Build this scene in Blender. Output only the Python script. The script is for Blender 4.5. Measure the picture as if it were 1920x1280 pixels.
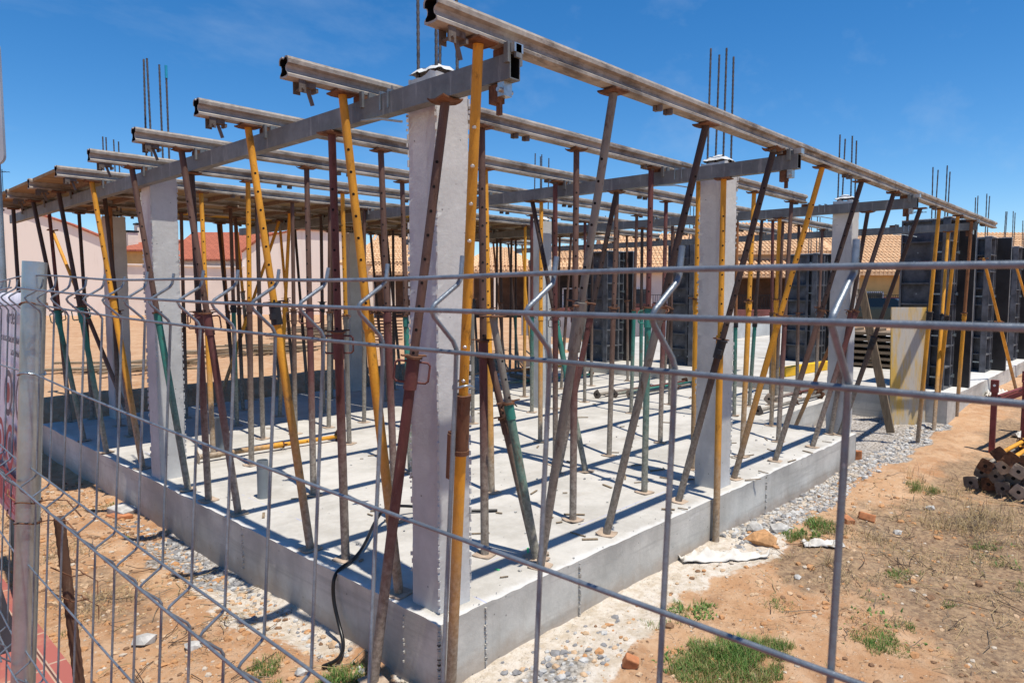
import bpy, math, random
import numpy as np
from mathutils import Vector, Matrix, Quaternion

for o in list(bpy.data.objects):
    bpy.data.objects.remove(o)
SC = bpy.context.scene
COL = SC.collection

# ------------------------------------------------------------------ camera
CAM_POS = Vector((-2.0265, -2.3802, 1.54))
RIGHT = Vector((0.686698, -0.726943, 0.000642))
UP = Vector((0.052258, 0.050245, 0.997369))
FWD = Vector((0.725063, 0.684857, -0.072492))
cam = bpy.data.cameras.new("camera")
cam.sensor_width = 36.0
cam.lens = 36.0 * 1296.16 / 1920.0
cam.clip_start = 0.05
cam.clip_end = 2000
cam.dof.use_dof = True
cam.dof.focus_distance = 6.0
cam.dof.aperture_fstop = 24.0
camo = bpy.data.objects.new("camera", cam)
COL.objects.link(camo)
M = Matrix((RIGHT, UP, -FWD)).transposed().to_4x4()
M.translation = CAM_POS
camo.matrix_world = M
SC.camera = camo

# ------------------------------------------------------------------ light
TO_SUN = Vector((-0.03, -0.285, 1.0)).normalized()
sun = bpy.data.lights.new("sun", 'SUN')
sun.energy = 4.9
sun.angle = math.radians(0.53)
sun.color = (1.0, 0.945, 0.85)
suno = bpy.data.objects.new("sun", sun)
COL.objects.link(suno)
suno.rotation_mode = 'QUATERNION'
suno.rotation_quaternion = TO_SUN.to_track_quat('Z', 'Y')
suno.location = (0, 0, 30)

W = bpy.data.worlds.new("World")
SC.world = W
W.use_nodes = True
wn = W.node_tree
wn.nodes.clear()
wout = wn.nodes.new('ShaderNodeOutputWorld')
wbg = wn.nodes.new('ShaderNodeBackground')
wsky = wn.nodes.new('ShaderNodeTexSky')
wsky.sky_type = 'NISHITA'
wsky.sun_disc = False
wsky.sun_elevation = math.asin(TO_SUN.z)
wsky.sun_rotation = math.atan2(TO_SUN.x, TO_SUN.y)
wsky.altitude = 300
wsky.air_density = 0.85
wsky.dust_density = 0.15
wsky.ozone_density = 3.5
wbg.inputs['Strength'].default_value = 0.105
# thin high cirrus streaks
wtc = wn.nodes.new('ShaderNodeTexCoord')
wmap = wn.nodes.new('ShaderNodeMapping')
wmap.inputs['Rotation'].default_value = (0.25, 0.1, -0.6)
wmap.inputs['Scale'].default_value = (1.2, 7.0, 9.0)
wno = wn.nodes.new('ShaderNodeTexNoise')
wno.inputs['Scale'].default_value = 1.3
wno.inputs['Detail'].default_value = 7
wno.inputs['Roughness'].default_value = 0.6
wra = wn.nodes.new('ShaderNodeValToRGB')
wra.color_ramp.elements[0].position = 0.54
wra.color_ramp.elements[0].color = (0, 0, 0, 1)
wra.color_ramp.elements[1].position = 0.85
wra.color_ramp.elements[1].color = (0.20, 0.20, 0.20, 1)
whs = wn.nodes.new('ShaderNodeHueSaturation')
whs.inputs['Saturation'].default_value = 1.33
whs.inputs['Hue'].default_value = 0.500
whs.inputs['Value'].default_value = 1.20
wmx = wn.nodes.new('ShaderNodeMixRGB')
wmx.inputs[2].default_value = (4.6, 5.6, 6.8, 1)
wn.links.new(wtc.outputs['Generated'], wmap.inputs['Vector'])
wn.links.new(wmap.outputs['Vector'], wno.inputs['Vector'])
wn.links.new(wno.outputs['Fac'], wra.inputs['Fac'])
wn.links.new(wsky.outputs['Color'], whs.inputs['Color'])
wn.links.new(whs.outputs['Color'], wmx.inputs[1])
wn.links.new(wra.outputs['Color'], wmx.inputs[0])
wn.links.new(wmx.outputs['Color'], wbg.inputs['Color'])
wn.links.new(wbg.outputs['Background'], wout.inputs['Surface'])

SC.view_settings.view_transform = 'Standard'
SC.view_settings.look = 'None'
SC.view_settings.exposure = 0.27
SC.view_settings.gamma = 1.0

# ------------------------------------------------------------------ helpers
rnd = random.Random(11)
NR = np.random.RandomState(5)


def lin(r, g, b):
    f = lambda c: (c / 255 / 12.92) if c <= 10 else ((c / 255 + 0.055) / 1.055) ** 2.4
    return (f(r), f(g), f(b))


class N:
    """small node-tree writer"""
    def __init__(self, name, rough=0.8, metallic=0.0, spec=0.3):
        self.m = bpy.data.materials.new(name)
        self.m.use_nodes = True
        self.t = self.m.node_tree
        self.t.nodes.clear()
        self.out = self.t.nodes.new('ShaderNodeOutputMaterial')
        self.b = self.t.nodes.new('ShaderNodeBsdfPrincipled')
        self.t.links.new(self.b.outputs[0], self.out.inputs[0])
        self.b.inputs['Roughness'].default_value = rough
        self.b.inputs['Metallic'].default_value = metallic
        self.b.inputs['Specular IOR Level'].default_value = spec
        tc = self.t.nodes.new('ShaderNodeTexCoord')
        self.obj = tc.outputs['Object']

    def n(self, typ, **kw):
        nd = self.t.nodes.new(typ)
        for k, v in kw.items():
            if hasattr(nd, k):
                setattr(nd, k, v)
            else:
                nd.inputs[k].default_value = v
        return nd

    def l(self, a, b):
        self.t.links.new(a, b)

    def mapped(self, scale=(1, 1, 1), src=None):
        mp = self.n('ShaderNodeMapping')
        mp.inputs['Scale'].default_value = scale
        self.l(src or self.obj, mp.inputs['Vector'])
        return mp.outputs[0]

    def noise(self, scale, detail=5, rough=0.6, vec=None):
        nd = self.n('ShaderNodeTexNoise')
        nd.inputs['Scale'].default_value = scale
        nd.inputs['Detail'].default_value = detail
        nd.inputs['Roughness'].default_value = rough
        self.l(vec or self.obj, nd.inputs['Vector'])
        return nd.outputs['Fac']

    def ramp(self, fac, lo, hi):
        mr = self.n('ShaderNodeMapRange')
        mr.interpolation_type = 'SMOOTHSTEP'
        mr.inputs['From Min'].default_value = lo
        mr.inputs['From Max'].default_value = hi
        self.l(fac, mr.inputs['Value'])
        return mr.outputs[0]

    def col(self, c):
        nd = self.n('ShaderNodeRGB')
        nd.outputs[0].default_value = (c[0], c[1], c[2], 1)
        return nd.outputs[0]

    def mix(self, fac, a, b, blend='MIX'):
        nd = self.n('ShaderNodeMixRGB')
        nd.blend_type = blend
        for i, v in ((0, fac), (1, a), (2, b)):
            if isinstance(v, (int, float)):
                nd.inputs[i].default_value = v
            elif isinstance(v, tuple):
                nd.inputs[i].default_value = (v[0], v[1], v[2], 1)
            else:
                self.l(v, nd.inputs[i])
        return nd.outputs[0]

    def math(self, op, a, b=0.0, clamp=False):
        nd = self.n('ShaderNodeMath')
        nd.operation = op
        nd.use_clamp = clamp
        for i, v in ((0, a), (1, b)):
            if isinstance(v, (int, float)):
                nd.inputs[i].default_value = v
            else:
                self.l(v, nd.inputs[i])
        return nd.outputs[0]

    def attr(self, name):
        nd = self.n('ShaderNodeAttribute')
        nd.attribute_name = name
        return nd.outputs['Fac']

    def base(self, c):
        if isinstance(c, tuple):
            self.b.inputs['Base Color'].default_value = (c[0], c[1], c[2], 1)
        else:
            self.l(c, self.b.inputs['Base Color'])
        return self

    def rough(self, r):
        self.l(r, self.b.inputs['Roughness'])

    def bump(self, h, strength=0.4, dist=0.01):
        nd = self.n('ShaderNodeBump')
        nd.inputs['Strength'].default_value = strength
        nd.inputs['Distance'].default_value = dist
        self.l(h, nd.inputs['Height'])
        self.l(nd.outputs[0], self.b.inputs['Normal'])

    def sep(self, src=None):
        nd = self.n('ShaderNodeSeparateXYZ')
        self.l(src or self.obj, nd.inputs[0])
        return nd.outputs


# ------------------------------------------------------------------ materials
MAT = {}


def simple(name, c, rough=0.8, metallic=0.0, var=0.25, scale=8, bump=0.15, bscale=60, spec=0.3):
    m = N(name, rough, metallic, spec)
    f = m.noise(scale, 6)
    lo = tuple(v * (1 - var) for v in c)
    hi = tuple(min(1, v * (1 + var)) for v in c)
    m.base(m.mix(m.ramp(f, 0.3, 0.7), lo, hi))
    if bump:
        m.bump(m.noise(bscale, 4), bump, 0.005)
    MAT[name] = m.m
    return m.m


def concrete(name, c, pores=True, stain=0.25, warm=(0.9, 0.84, 0.74), planks=False):
    m = N(name, 0.88, 0, 0.25)
    big = m.ramp(m.noise(1.6, 6, 0.65), 0.3, 0.72)
    a = m.mix(big, tuple(v * (1 - stain) for v in c), tuple(min(1, v * 1.10) for v in c))
    streak = m.ramp(m.noise(1.0, 5, 0.6, m.mapped((14, 14, 1.2))), 0.52, 0.78)
    a = m.mix(m.math('MULTIPLY', streak, 0.30), a, tuple(v * 0.62 * w for v, w in zip(c, warm)))
    if planks:                         # marks of the shuttering boards
        hz = m.ramp(m.noise(1.0, 5, 0.65, m.mapped((0.8, 0.8, 16))), 0.50, 0.70)
        a = m.mix(m.math('MULTIPLY', hz, 0.55), a, tuple(v * 0.52 for v in c))
        wt = m.ramp(m.noise(2.3, 7, 0.75, m.mapped((1, 1, 2.2))), 0.60, 0.72)
        a = m.mix(m.math('MULTIPLY', wt, 0.45), a, (0.70, 0.69, 0.67))
        dk = m.ramp(m.noise(3.7, 6, 0.75), 0.62, 0.75)
        a = m.mix(m.math('MULTIPLY', dk, 0.40), a, tuple(v * 0.45 for v in c))
    if planks:                         # mud on the foot of the cast edge
        zz = m.math('ADD', m.sep()[2], m.math('MULTIPLY', m.math('SUBTRACT', m.noise(5, 7, .75), .5), .28))
        mud = m.math('SUBTRACT', 1.0, m.ramp(zz, -.34, -.20))
        a = m.mix(m.math('MULTIPLY', mud, .55), a, (0.33, 0.235, 0.16))
    fine = m.ramp(m.noise(45, 5, 0.7), 0.35, 0.7)
    a = m.mix(m.math('MULTIPLY', fine, 0.22), a, tuple(v * 0.7 for v in c))
    h = m.noise(30, 6, 0.7)
    if pores:
        v = m.n('ShaderNodeTexVoronoi')
        v.inputs['Scale'].default_value = 17
        m.l(m.obj, v.inputs['Vector'])
        vr = m.n('ShaderNodeMath'); vr.operation = 'LESS_THAN'
        m.l(v.outputs['Distance'], vr.inputs[0])
        vr.inputs[1].default_value = 0.085
        pick = m.ramp(m.noise(9, 2), 0.44, 0.50)
        pore = m.math('MULTIPLY', vr.outputs[0], pick)
        a = m.mix(m.math('MULTIPLY', pore, 0.75), a, tuple(v_ * 0.25 for v_ in c))
        h = m.math('SUBTRACT', h, m.math('MULTIPLY', pore, 0.6))
    m.base(a)
    m.bump(h, 0.35, 0.006)
    MAT[name] = m.m


concrete('column_concrete', (0.545, 0.545, 0.53), stain=0.24)
concrete('wall_concrete', (0.57, 0.55, 0.50), stain=0.36, planks=True)
concrete('pile_concrete', (0.46, 0.44, 0.40))


def slab_top():
    m = N('slab_concrete', 0.9, 0, 0.2)
    c = (0.60, 0.57, 0.52)
    big = m.ramp(m.noise(1.3, 8, 0.74), 0.34, 0.64)
    a = m.mix(big, (0.375, 0.352, 0.312), (0.515, 0.49, 0.445))
    stain = m.ramp(m.noise(0.55, 6, 0.7, m.mapped((1, 1.6, 1))), 0.57, 0.72)
    a = m.mix(m.math('MULTIPLY', stain, 0.65), a, (0.31, 0.265, 0.21))
    white = m.ramp(m.noise(2.1, 7, 0.75), 0.62, 0.74)
    a = m.mix(m.math('MULTIPLY', white, 0.5), a, (0.60, 0.60, 0.59))
    sp = m.ramp(m.noise(38, 4, 0.7), 0.63, 0.72)
    a = m.mix(m.math('MULTIPLY', sp, 0.25), a, (0.28, 0.26, 0.235))
    s = m.sep()
    # pale crust along the cast edges
    tr = m.ramp(m.noise(1.0, 7, 0.75, m.mapped((0.9, 3.5, 1))), 0.50, 0.68)
    a = m.mix(m.math('MULTIPLY', tr, 0.32), a, (0.36, 0.335, 0.295))
    ed = m.math('MINIMUM', s[0], s[1])
    ew = m.math('ADD', ed, m.math('MULTIPLY', m.math('SUBTRACT', m.noise(6, 6, .75), 0.5), 0.16))
    a = m.mix(m.math('MULTIPLY', m.math('SUBTRACT', 1.0, m.ramp(ew, 0.005, 0.06)), 0.55), a, (0.62, 0.615, 0.60))
    # chalk setting-out lines, blue, parallel to the edges
    for ax, v in ((0, 0.31), (1, 0.36)):
        d = m.math('ABSOLUTE', m.math('SUBTRACT', s[ax], v))
        ln = m.math('SUBTRACT', 1.0, m.ramp(d, 0.002, 0.006))
        gap = m.ramp(m.noise(5, 3), 0.45, 0.6)
        a = m.mix(m.math('MULTIPLY', m.math('MULTIPLY', ln, gap), 0.45), a, (0.18, 0.25, 0.62))
    m.base(a)
    m.bump(m.noise(26, 7, 0.75), 0.35, 0.008)
    MAT['slab_concrete'] = m.m


slab_top()


def prop_mat(name, c, rust=0.35, dirty=False, rough=0.6):
    m = N(name, rough, 0.0, 0.35)
    oi = m.n('ShaderNodeObjectInfo')
    vec = m.n('ShaderNodeVectorMath'); vec.operation = 'ADD'
    sc = m.n('ShaderNodeVectorMath'); sc.operation = 'SCALE'
    cmb = m.n('ShaderNodeCombineXYZ')
    for i in range(3):
        m.l(oi.outputs['Random'], cmb.inputs[i])
    m.l(cmb.outputs[0], sc.inputs[0]); sc.inputs['Scale'].default_value = 37.0
    m.l(m.obj, vec.inputs[0]); m.l(sc.outputs[0], vec.inputs[1])
    v = vec.outputs[0]
    stretched = m.mapped((1, 1, 0.35), v)
    f = m.ramp(m.noise(9, 6, 0.7, stretched), 0.3, 0.7)
    a = m.mix(f, tuple(x * 0.72 for x in c), tuple(min(1, x * 1.18) for x in c))
    r = m.ramp(m.noise(16, 7, 0.75, stretched), 0.66 - rust * 0.35, 0.80 - rust * 0.3)
    a = m.mix(m.math('MULTIPLY', r, 0.85), a, (0.062, 0.030, 0.018))
    r2 = m.ramp(m.noise(60, 4, 0.7, v), 0.6, 0.72)
    a = m.mix(m.math('MULTIPLY', r2, 0.45), a, (0.20, 0.13, 0.085))
    r3 = m.ramp(m.noise(1.0, 6, 0.75, m.mapped((55, 55, 5), v)), 0.60, 0.70)
    a = m.mix(m.math('MULTIPLY', r3, 0.40), a, (0.24, 0.185, 0.13))
    if dirty:
        z = m.sep()[2]
        wob = m.math('MULTIPLY', m.math('SUBTRACT', m.noise(3.2, 5, 0.7, v), 0.5), 0.9)
        d = m.math('SUBTRACT', 1.0, m.ramp(m.math('ADD', z, wob), 0.05, 1.10))
        grit = m.mix(m.ramp(m.noise(40, 5, 0.7, v), 0.3, 0.7), (0.16, 0.135, 0.105), (0.37, 0.33, 0.275))
        a = m.mix(m.math('MULTIPLY', d, 0.9), a, grit)
    m.base(a)
    m.bump(m.noise(85, 5, 0.7, v), 0.35, 0.003)
    m.rough(m.math('ADD', m.math('MULTIPLY', r, 0.3), rough, True))
    MAT[name] = m.m


PC = dict(yellow=(0.66, 0.30, 0.026), brown=(0.125, 0.070, 0.052), maroon=(0.125, 0.043, 0.038),
          dark=(0.055, 0.035, 0.030), teal=(0.030, 0.185, 0.145), grey=(0.195, 0.18, 0.155), rusty=(0.30, 0.125, 0.045))  # dark: brown paint with its backlit shade put into the colour
for k, c in PC.items():
    prop_mat('prop_' + k, c, 0.28 if k == 'yellow' else 0.45)
    prop_mat('prop_' + k + '_dirty', c, 0.30 if k == 'yellow' else 0.45, True, 0.7)
prop_mat('rust', (0.17, 0.078, 0.040), 0.6, False, 0.85)
prop_mat('rust_plate', (0.42, 0.32, 0.235), 0.2, False, 0.85)
prop_mat('rust_dark', (0.095, 0.048, 0.028), 0.6, False, 0.85)
prop_mat('bracket_steel', (0.135, 0.110, 0.092), 0.35, False, 0.8)
simple('hole_black', (0.006, 0.005, 0.005), 0.9, var=0, bump=0)
simple('black_steel', (0.020, 0.020, 0.024), 0.5, 0.0, 0.4, 5, 0.2)
simple('mould_steel', (0.105, 0.108, 0.120), 0.55, 0.0, 0.45, 5, 0.2)
simple('mould_face', (0.022, 0.022, 0.024), 0.5, 0.0, 0.4, 3, 0.1)
simple('bolt_steel', (0.55, 0.54, 0.50), 0.35, 0.8, 0.2, 30, 0)


def galvanised(name, c, rough, streak=0.5, cement=0.0, metal=0.55):
    m = N(name, rough, metal, 0.5)
    f = m.ramp(m.noise(7, 6, 0.7), 0.3, 0.7)
    a = m.mix(f, tuple(x * 0.75 for x in c), tuple(min(1, x * 1.15) for x in c))
    if 'wire' in name:
        mo = m.ramp(m.noise(130, 4, 0.7), 0.42, 0.62)
        a = m.mix(m.math('MULTIPLY', mo, 0.5), a, tuple(x * 0.55 for x in c))
        wr = m.ramp(m.noise(34, 5, 0.75), 0.66, 0.74)
        a = m.mix(m.math('MULTIPLY', wr, 0.6), a, (0.42, 0.42, 0.42))
    s = m.ramp(m.noise(1.0, 6, 0.7, m.mapped((22, 22, 2.0))), 0.55, 0.72)
    a = m.mix(m.math('MULTIPLY', s, streak), a, (0.50, 0.48, 0.44))
    if cement:
        g = m.ramp(m.noise(11, 7, 0.75, m.mapped((0.35, 1, 1))), 0.42, 0.66)
        a = m.mix(m.math('MULTIPLY', g, cement), a, (0.085, 0.06, 0.042))
        g2 = m.ramp(m.noise(30, 5, 0.75, m.mapped((0.3, 1, 1))), 0.60, 0.7)
        a = m.mix(m.math('MULTIPLY', g2, 0.7), a, (0.55, 0.51, 0.45))
    m.base(a)
    m.bump(m.noise(50, 5, 0.7), 0.3, 0.003)
    MAT[name] = m.m


galvanised('crossbeam_steel', (0.17, 0.178, 0.175), 0.6, 0.40, 0, 0.3)
galvanised('beam_steel', (0.36, 0.315, 0.265), 0.65, 0.30, 0.85, 0.12)
galvanised('wire_zinc', (0.20, 0.228, 0.26), 0.40, 0.1, 0, 0.45)
galvanised('post_zinc', (0.36, 0.41, 0.435), 0.36, 0.15, 0, 0.85)


def wood(name, c, grain=(1, 30, 30), dark=0.45, bump=0.3):
    m = N(name, 0.8, 0, 0.25)
    f = m.ramp(m.noise(2.2, 6, 0.65, m.mapped(grain)), 0.3, 0.7)
    a = m.mix(f, tuple(x * (1 - dark) for x in c), c)
    b = m.ramp(m.noise(1.7, 5, 0.7), 0.45, 0.7)
    a = m.mix(m.math('MULTIPLY', b, 0.4), a, tuple(x * 0.55 for x in c))
    m.base(a)
    m.bump(f, bump, 0.003)
    MAT[name] = m.m


wood('deck_ply', (0.36, 0.25, 0.125), (0.6, 9, 9))
wood('deck_yellow', (0.62, 0.36, 0.045), (0.6, 7, 7), 0.25)
wood('plank_wood', (0.30, 0.225, 0.145), (30, 30, 1.2))
wood('stack_wood', (0.27, 0.20, 0.135), (1.2, 25, 25))


def ply_sheet():
    m = N('ply_sheet', 0.75, 0, 0.3)
    f = m.ramp(m.noise(1.3, 6, 0.7, m.mapped((5, 5, 0.9))), 0.40, 0.62)
    a = m.mix(f, (0.48, 0.44, 0.38), (0.60, 0.38, 0.09))
    g = m.ramp(m.noise(20, 5, 0.7, m.mapped((3, 3, .3))), 0.5, 0.75)
    a = m.mix(m.math('MULTIPLY', g, 0.35), a, (0.22, 0.16, 0.09))
    m.base(a)
    MAT['ply_sheet'] = m.m


ply_sheet()
simple('pvc_grey', (0.20, 0.225, 0.24), 0.45, 0, 0.12, 4, 0.05)
simple('hose_black', (0.010, 0.010, 0.011), 0.32, 0, 0.2, 10, 0.05)
simple('sack_white', (0.55, 0.52, 0.47), 0.7, 0, 0.12, 6, 0.25, 30)
simple('brick_orange', (0.42, 0.17, 0.075), 0.9, 0, 0.3, 12, 0.4)
simple('rock_grey', (0.40, 0.385, 0.36), 0.95, 0, 0.3, 14, 0.5, 30)
simple('paint_red', (0.19, 0.045, 0.04), 0.55, 0, 0.35, 9, 0.15)
simple('timber_yellow', (0.80, 0.46, 0.02), 0.6, 0, 0.12, 4, 0.05)
simple('sign_grey', (0.42, 0.43, 0.45), 0.5, 0.3, 0.1, 4, 0.02)
simple('sign_dark', (0.10, 0.10, 0.11), 0.6, 0.1, 0.1, 4, 0.02)
simple('barrier_grey', (0.055, 0.06, 0.068), 0.6, 0, 0.2, 4, 0.05)
simple('white_paint', (0.78, 0.77, 0.74), 0.6, 0, 0.08, 5, 0.05)
simple('cream_wall', (0.82, 0.71, 0.58), 0.9, 0, 0.08, 1.2, 0.1, 20)
simple('pink_wall', (0.80, 0.69, 0.59), 0.9, 0, 0.07, 0.6, 0.1, 20)
simple('ochre_wall', (0.72, 0.47, 0.18), 0.9, 0, 0.1, 1.2, 0.1, 20)
simple('beige_wall', (0.42, 0.33, 0.25), 0.9, 0, 0.1, 1.2, 0.1, 20)
simple('porch_shade', (0.030, 0.026, 0.024), 0.9, 0, 0.3, 2, 0)  # shade of the porch recess put into a near-black wall colour
simple('brown_wall', (0.105, 0.066, 0.046), 0.9, 0, 0.25, 2, 0.1)
simple('maroon_wall', (0.20, 0.085, 0.075), 0.9, 0, 0.2, 2, 0.1)
simple('window_glass', (0.07, 0.09, 0.11), 0.08, 0, 0.2, 1, 0, spec=0.6)
simple('iron_black', (0.018, 0.018, 0.020), 0.5, 0.2, 0.2, 6, 0)
simple('car_paint', (0.012, 0.018, 0.022), 0.15, 0.2, 0.05, 2, 0, spec=0.6)
simple('car_paint_red', (0.16, 0.012, 0.02), 0.2, 0.2, 0.05, 2, 0, spec=0.6)
simple('tyre_black', (0.015, 0.015, 0.015), 0.85, 0, 0.1, 10, 0)
simple('tail_light', (0.45, 0.02, 0.03), 0.2, 0, 0.05, 10, 0, spec=0.6)
simple('sticker_red', (0.36, 0.035, 0.055), 0.5, 0, 0.1, 10, 0)
simple('sticker_pale', (0.55, 0.45, 0.47), 0.5, 0, 0.05, 10, 0)
simple('rod_rebar', (0.105, 0.095, 0.095), 0.6, 0.4, 0.35, 30, 0.5, 200)
simple('tape_blue', (0.02, 0.30, 0.45), 0.5, 0, 0.1, 10, 0)
simple('green_spray', (0.13, 0.62, 0.22), 0.8, 0, 0.1, 10, 0)
simple('sunlit_edge_white', (0.62, 0.60, 0.56), 0.95, 0, 0.2, 12, 0.6, 40)
simple('asphalt', (0.055, 0.056, 0.06), 0.9, 0, 0.3, 30, 0.4, 150)


def roof_mat(name, c, dark, su=0.24, sv=0.36):
    m = N(name, 0.85, 0, 0.2)
    br = m.n('ShaderNodeTexBrick')
    br.offset = 0.5
    m.l(m.mapped((1, 1, 1)), br.inputs['Vector'])
    br.inputs['Color1'].default_value = (*c, 1)
    br.inputs['Color2'].default_value = (*[x * 0.82 for x in c], 1)
    br.inputs['Mortar'].default_value = (*dark, 1)
    br.inputs['Scale'].default_value = 1.0
    br.inputs['Brick Width'].default_value = su
    br.inputs['Row Height'].default_value = sv
    br.inputs['Mortar Size'].default_value = 0.030
    br.inputs['Mortar Smooth'].default_value = 0.6
    f = m.ramp(m.noise(0.7, 5, 0.7), 0.35, 0.7)
    m.base(m.mix(m.math('MULTIPLY', f, 0.3), br.outputs['Color'], tuple(x * 0.7 for x in c)))
    m.bump(br.outputs['Fac'], -0.8, 0.05)
    MAT[name] = m.m


roof_mat('roof_orange', (0.72, 0.47, 0.275), (0.45, 0.24, 0.12))
roof_mat('roof_red', (0.42, 0.13, 0.075), (0.17, 0.05, 0.035), 0.5, 0.3)


def banner_mat():
    m = N('banner_vinyl', 0.45, 0, 0.4)
    f = m.ramp(m.noise(1.0, 4, 0.6, m.mapped((5, 5, 1.2))), 0.3, 0.7)
    m.base(m.mix(f, (0.54, 0.52, 0.60), (0.72, 0.70, 0.76)))
    m.bump(m.noise(1.0, 3, 0.5, m.mapped((14, 14, 2.5))), 0.5, 0.02)
    MAT['banner_vinyl'] = m.m


banner_mat()
simple('banner_ink', (0.10, 0.095, 0.13), 0.5, 0, 0.1, 5, 0)
simple('banner_red', (0.42, 0.075, 0.085), 0.5, 0, 0.15, 5, 0)
simple('banner_pink', (0.46, 0.25, 0.28), 0.5, 0, 0.1, 5, 0)
simple('banner_yellow', (0.50, 0.36, 0.05), 0.5, 0, 0.1, 5, 0)


# ------------------------------------------------------------------ mesh builder
class MB:
    def __init__(self):
        self.v = []; self.f = []; self.mi = []; self.sm = []

    def add(self, vs, fs, mi=0, smooth=False):
        o = len(self.v)
        self.v.extend([tuple(p) for p in vs])
        for f in fs:
            self.f.append(tuple(i + o for i in f)); self.mi.append(mi); self.sm.append(smooth)

    def box(self, c, s, mi=0, rot=None):
        hx, hy, hz = s[0] / 2, s[1] / 2, s[2] / 2
        vs = [Vector((x, y, z)) for z in (-hz, hz) for y in (-hy, hy) for x in (-hx, hx)]
        if rot is not None:
            vs = [rot @ p for p in vs]
        c = Vector(c)
        self.add([p + c for p in vs], [(0, 2, 3, 1), (4, 5, 7, 6), (0, 1, 5, 4), (2, 6, 7, 3), (0, 4, 6, 2), (1, 3, 7, 5)], mi)

    def bar(self, p0, p1, w, h, mi=0, upv=Vector((0, 0, 1))):
        """rectangular bar from p0 to p1"""
        p0, p1 = Vector(p0), Vector(p1)
        d = (p1 - p0); L = d.length; d.normalize()
        s = d.cross(upv)
        if s.length < 1e-4:
            s = Vector((1, 0, 0))
        s.normalize(); u = s.cross(d).normalized()
        rot = Matrix((d, s, u)).transposed()
        self.box((p0 + p1) / 2, (L, w, h), mi, rot)

    def tube(self, pts, r, n=10, mi=0, cap=True, radii=None, smooth=True):
        pts = [Vector(p) for p in pts]
        rings = []
        prev = None
        for i, p in enumerate(pts):
            if i == 0:
                d = pts[1] - p
            elif i == len(pts) - 1:
                d = p - pts[i - 1]
            else:
                d = (pts[i + 1] - p).normalized() + (p - pts[i - 1]).normalized()
            d.normalize()
            if prev is None:
                a = Vector((1, 0, 0)) if abs(d.x) < 0.8 else Vector((0, 1, 0))
                u = (a - d * a.dot(d)).normalized()
            else:
                u = (prev - d * prev.dot(d))
                if u.length < 1e-5:
                    a = Vector((1, 0, 0)) if abs(d.x) < 0.8 else Vector((0, 1, 0))
                    u = (a - d * a.dot(d))
                u.normalize()
            prev = u
            w = d.cross(u)
            rr = radii[i] if radii else r
            rings.append([p + (u * math.cos(2 * math.pi * k / n) + w * math.sin(2 * math.pi * k / n)) * rr for k in range(n)])
        vs = [q for ring in rings for q in ring]
        fs = []
        for i in range(len(pts) - 1):
            for k in range(n):
                a, b = i * n + k, i * n + (k + 1) % n
                fs.append((a, b, b + n, a + n))
        self.add(vs, fs, mi, smooth)
        if cap:
            self.add(rings[0], [tuple(range(n - 1, -1, -1))], mi)
            self.add(rings[-1], [tuple(range(n))], mi)

    def cyl(self, p0, p1, r, n=16, mi=0, cap=True, r1=None):
        self.tube([p0, p1], r, n, mi, cap, radii=[r, r if r1 is None else r1])

    def prism(self, poly, axis, a, b, mi=0):
        """2-D polygon (ccw) extruded along axis from a to b"""
        def P(t, q):
            if axis == 'x': return (t, q[0], q[1])
            if axis == 'y': return (q[0], t, q[1])
            return (q[0], q[1], t)
        n = len(poly)
        vs = [P(a, q) for q in poly] + [P(b, q) for q in poly]
        fs = [(i, (i + 1) % n, n + (i + 1) % n, n + i) for i in range(n)]
        fs += [tuple(range(n - 1, -1, -1)), tuple(range(n, 2 * n))]
        self.add(vs, fs, mi)

    def grid(self, P, mi=0, smooth=True, flip=False):
        """P: array (nu, nv, 3)"""
        nu, nv = P.shape[:2]
        fs = []
        for i in range(nu - 1):
            for j in range(nv - 1):
                q = (i * nv + j, (i + 1) * nv + j, (i + 1) * nv + j + 1, i * nv + j + 1)
                fs.append(q[::-1] if flip else q)
        self.add(P.reshape(-1, 3).tolist(), fs, mi, smooth)

    def mesh(self, name, mats):
        me = bpy.data.meshes.new(name)
        me.from_pydata([tuple(p) for p in self.v], [], self.f)
        for m in mats:
            me.materials.append(MAT[m])
        me.polygons.foreach_set('material_index', self.mi)
        me.polygons.foreach_set('use_smooth', self.sm)
        me.update()
        return me

    def build(self, name, mats, parent=None, loc=None):
        if isinstance(mats, str):
            mats = [mats]
        return link(name, self.mesh(name, mats), parent, loc)


def link(name, me, parent=None, loc=None):
    o = bpy.data.objects.new(name, me)
    COL.objects.link(o)
    if parent is not None:
        o.parent = parent
    if loc is not None:
        o.location = loc
    return o


def tag(o, label=None, cat=None, group=None, kind=None):
    if label: o['label'] = label
    if cat: o['category'] = cat
    if group: o['group'] = group
    if kind: o['kind'] = kind
    return o


def empty(name, loc, label, cat, group=None, rz=0.0):
    o = bpy.data.objects.new(name, None)
    o.empty_display_size = 0.1
    COL.objects.link(o)
    o.location = loc
    o.rotation_euler = (0, 0, rz)
    return tag(o, label, cat, group)


# value noise on numpy arrays
_perm = NR.rand(256, 256)


def vnoise(x, y):
    xi, yi = np.floor(x).astype(int), np.floor(y).astype(int)
    fx, fy = x - xi, y - yi
    fx = fx * fx * (3 - 2 * fx); fy = fy * fy * (3 - 2 * fy)
    g = lambda a, b: _perm[a % 256, b % 256]
    return (g(xi, yi) * (1 - fx) + g(xi + 1, yi) * fx) * (1 - fy) + (g(xi, yi + 1) * (1 - fx) + g(xi + 1, yi + 1) * fx) * fy


def fbm(x, y, oct=5, gain=0.5):
    s = 0; a = 1; t = 0
    for k in range(oct):
        s = s + a * vnoise(x * 2 ** k + 17.3 * k, y * 2 ** k + 9.1 * k); t += a; a *= gain
    return s / t


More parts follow.
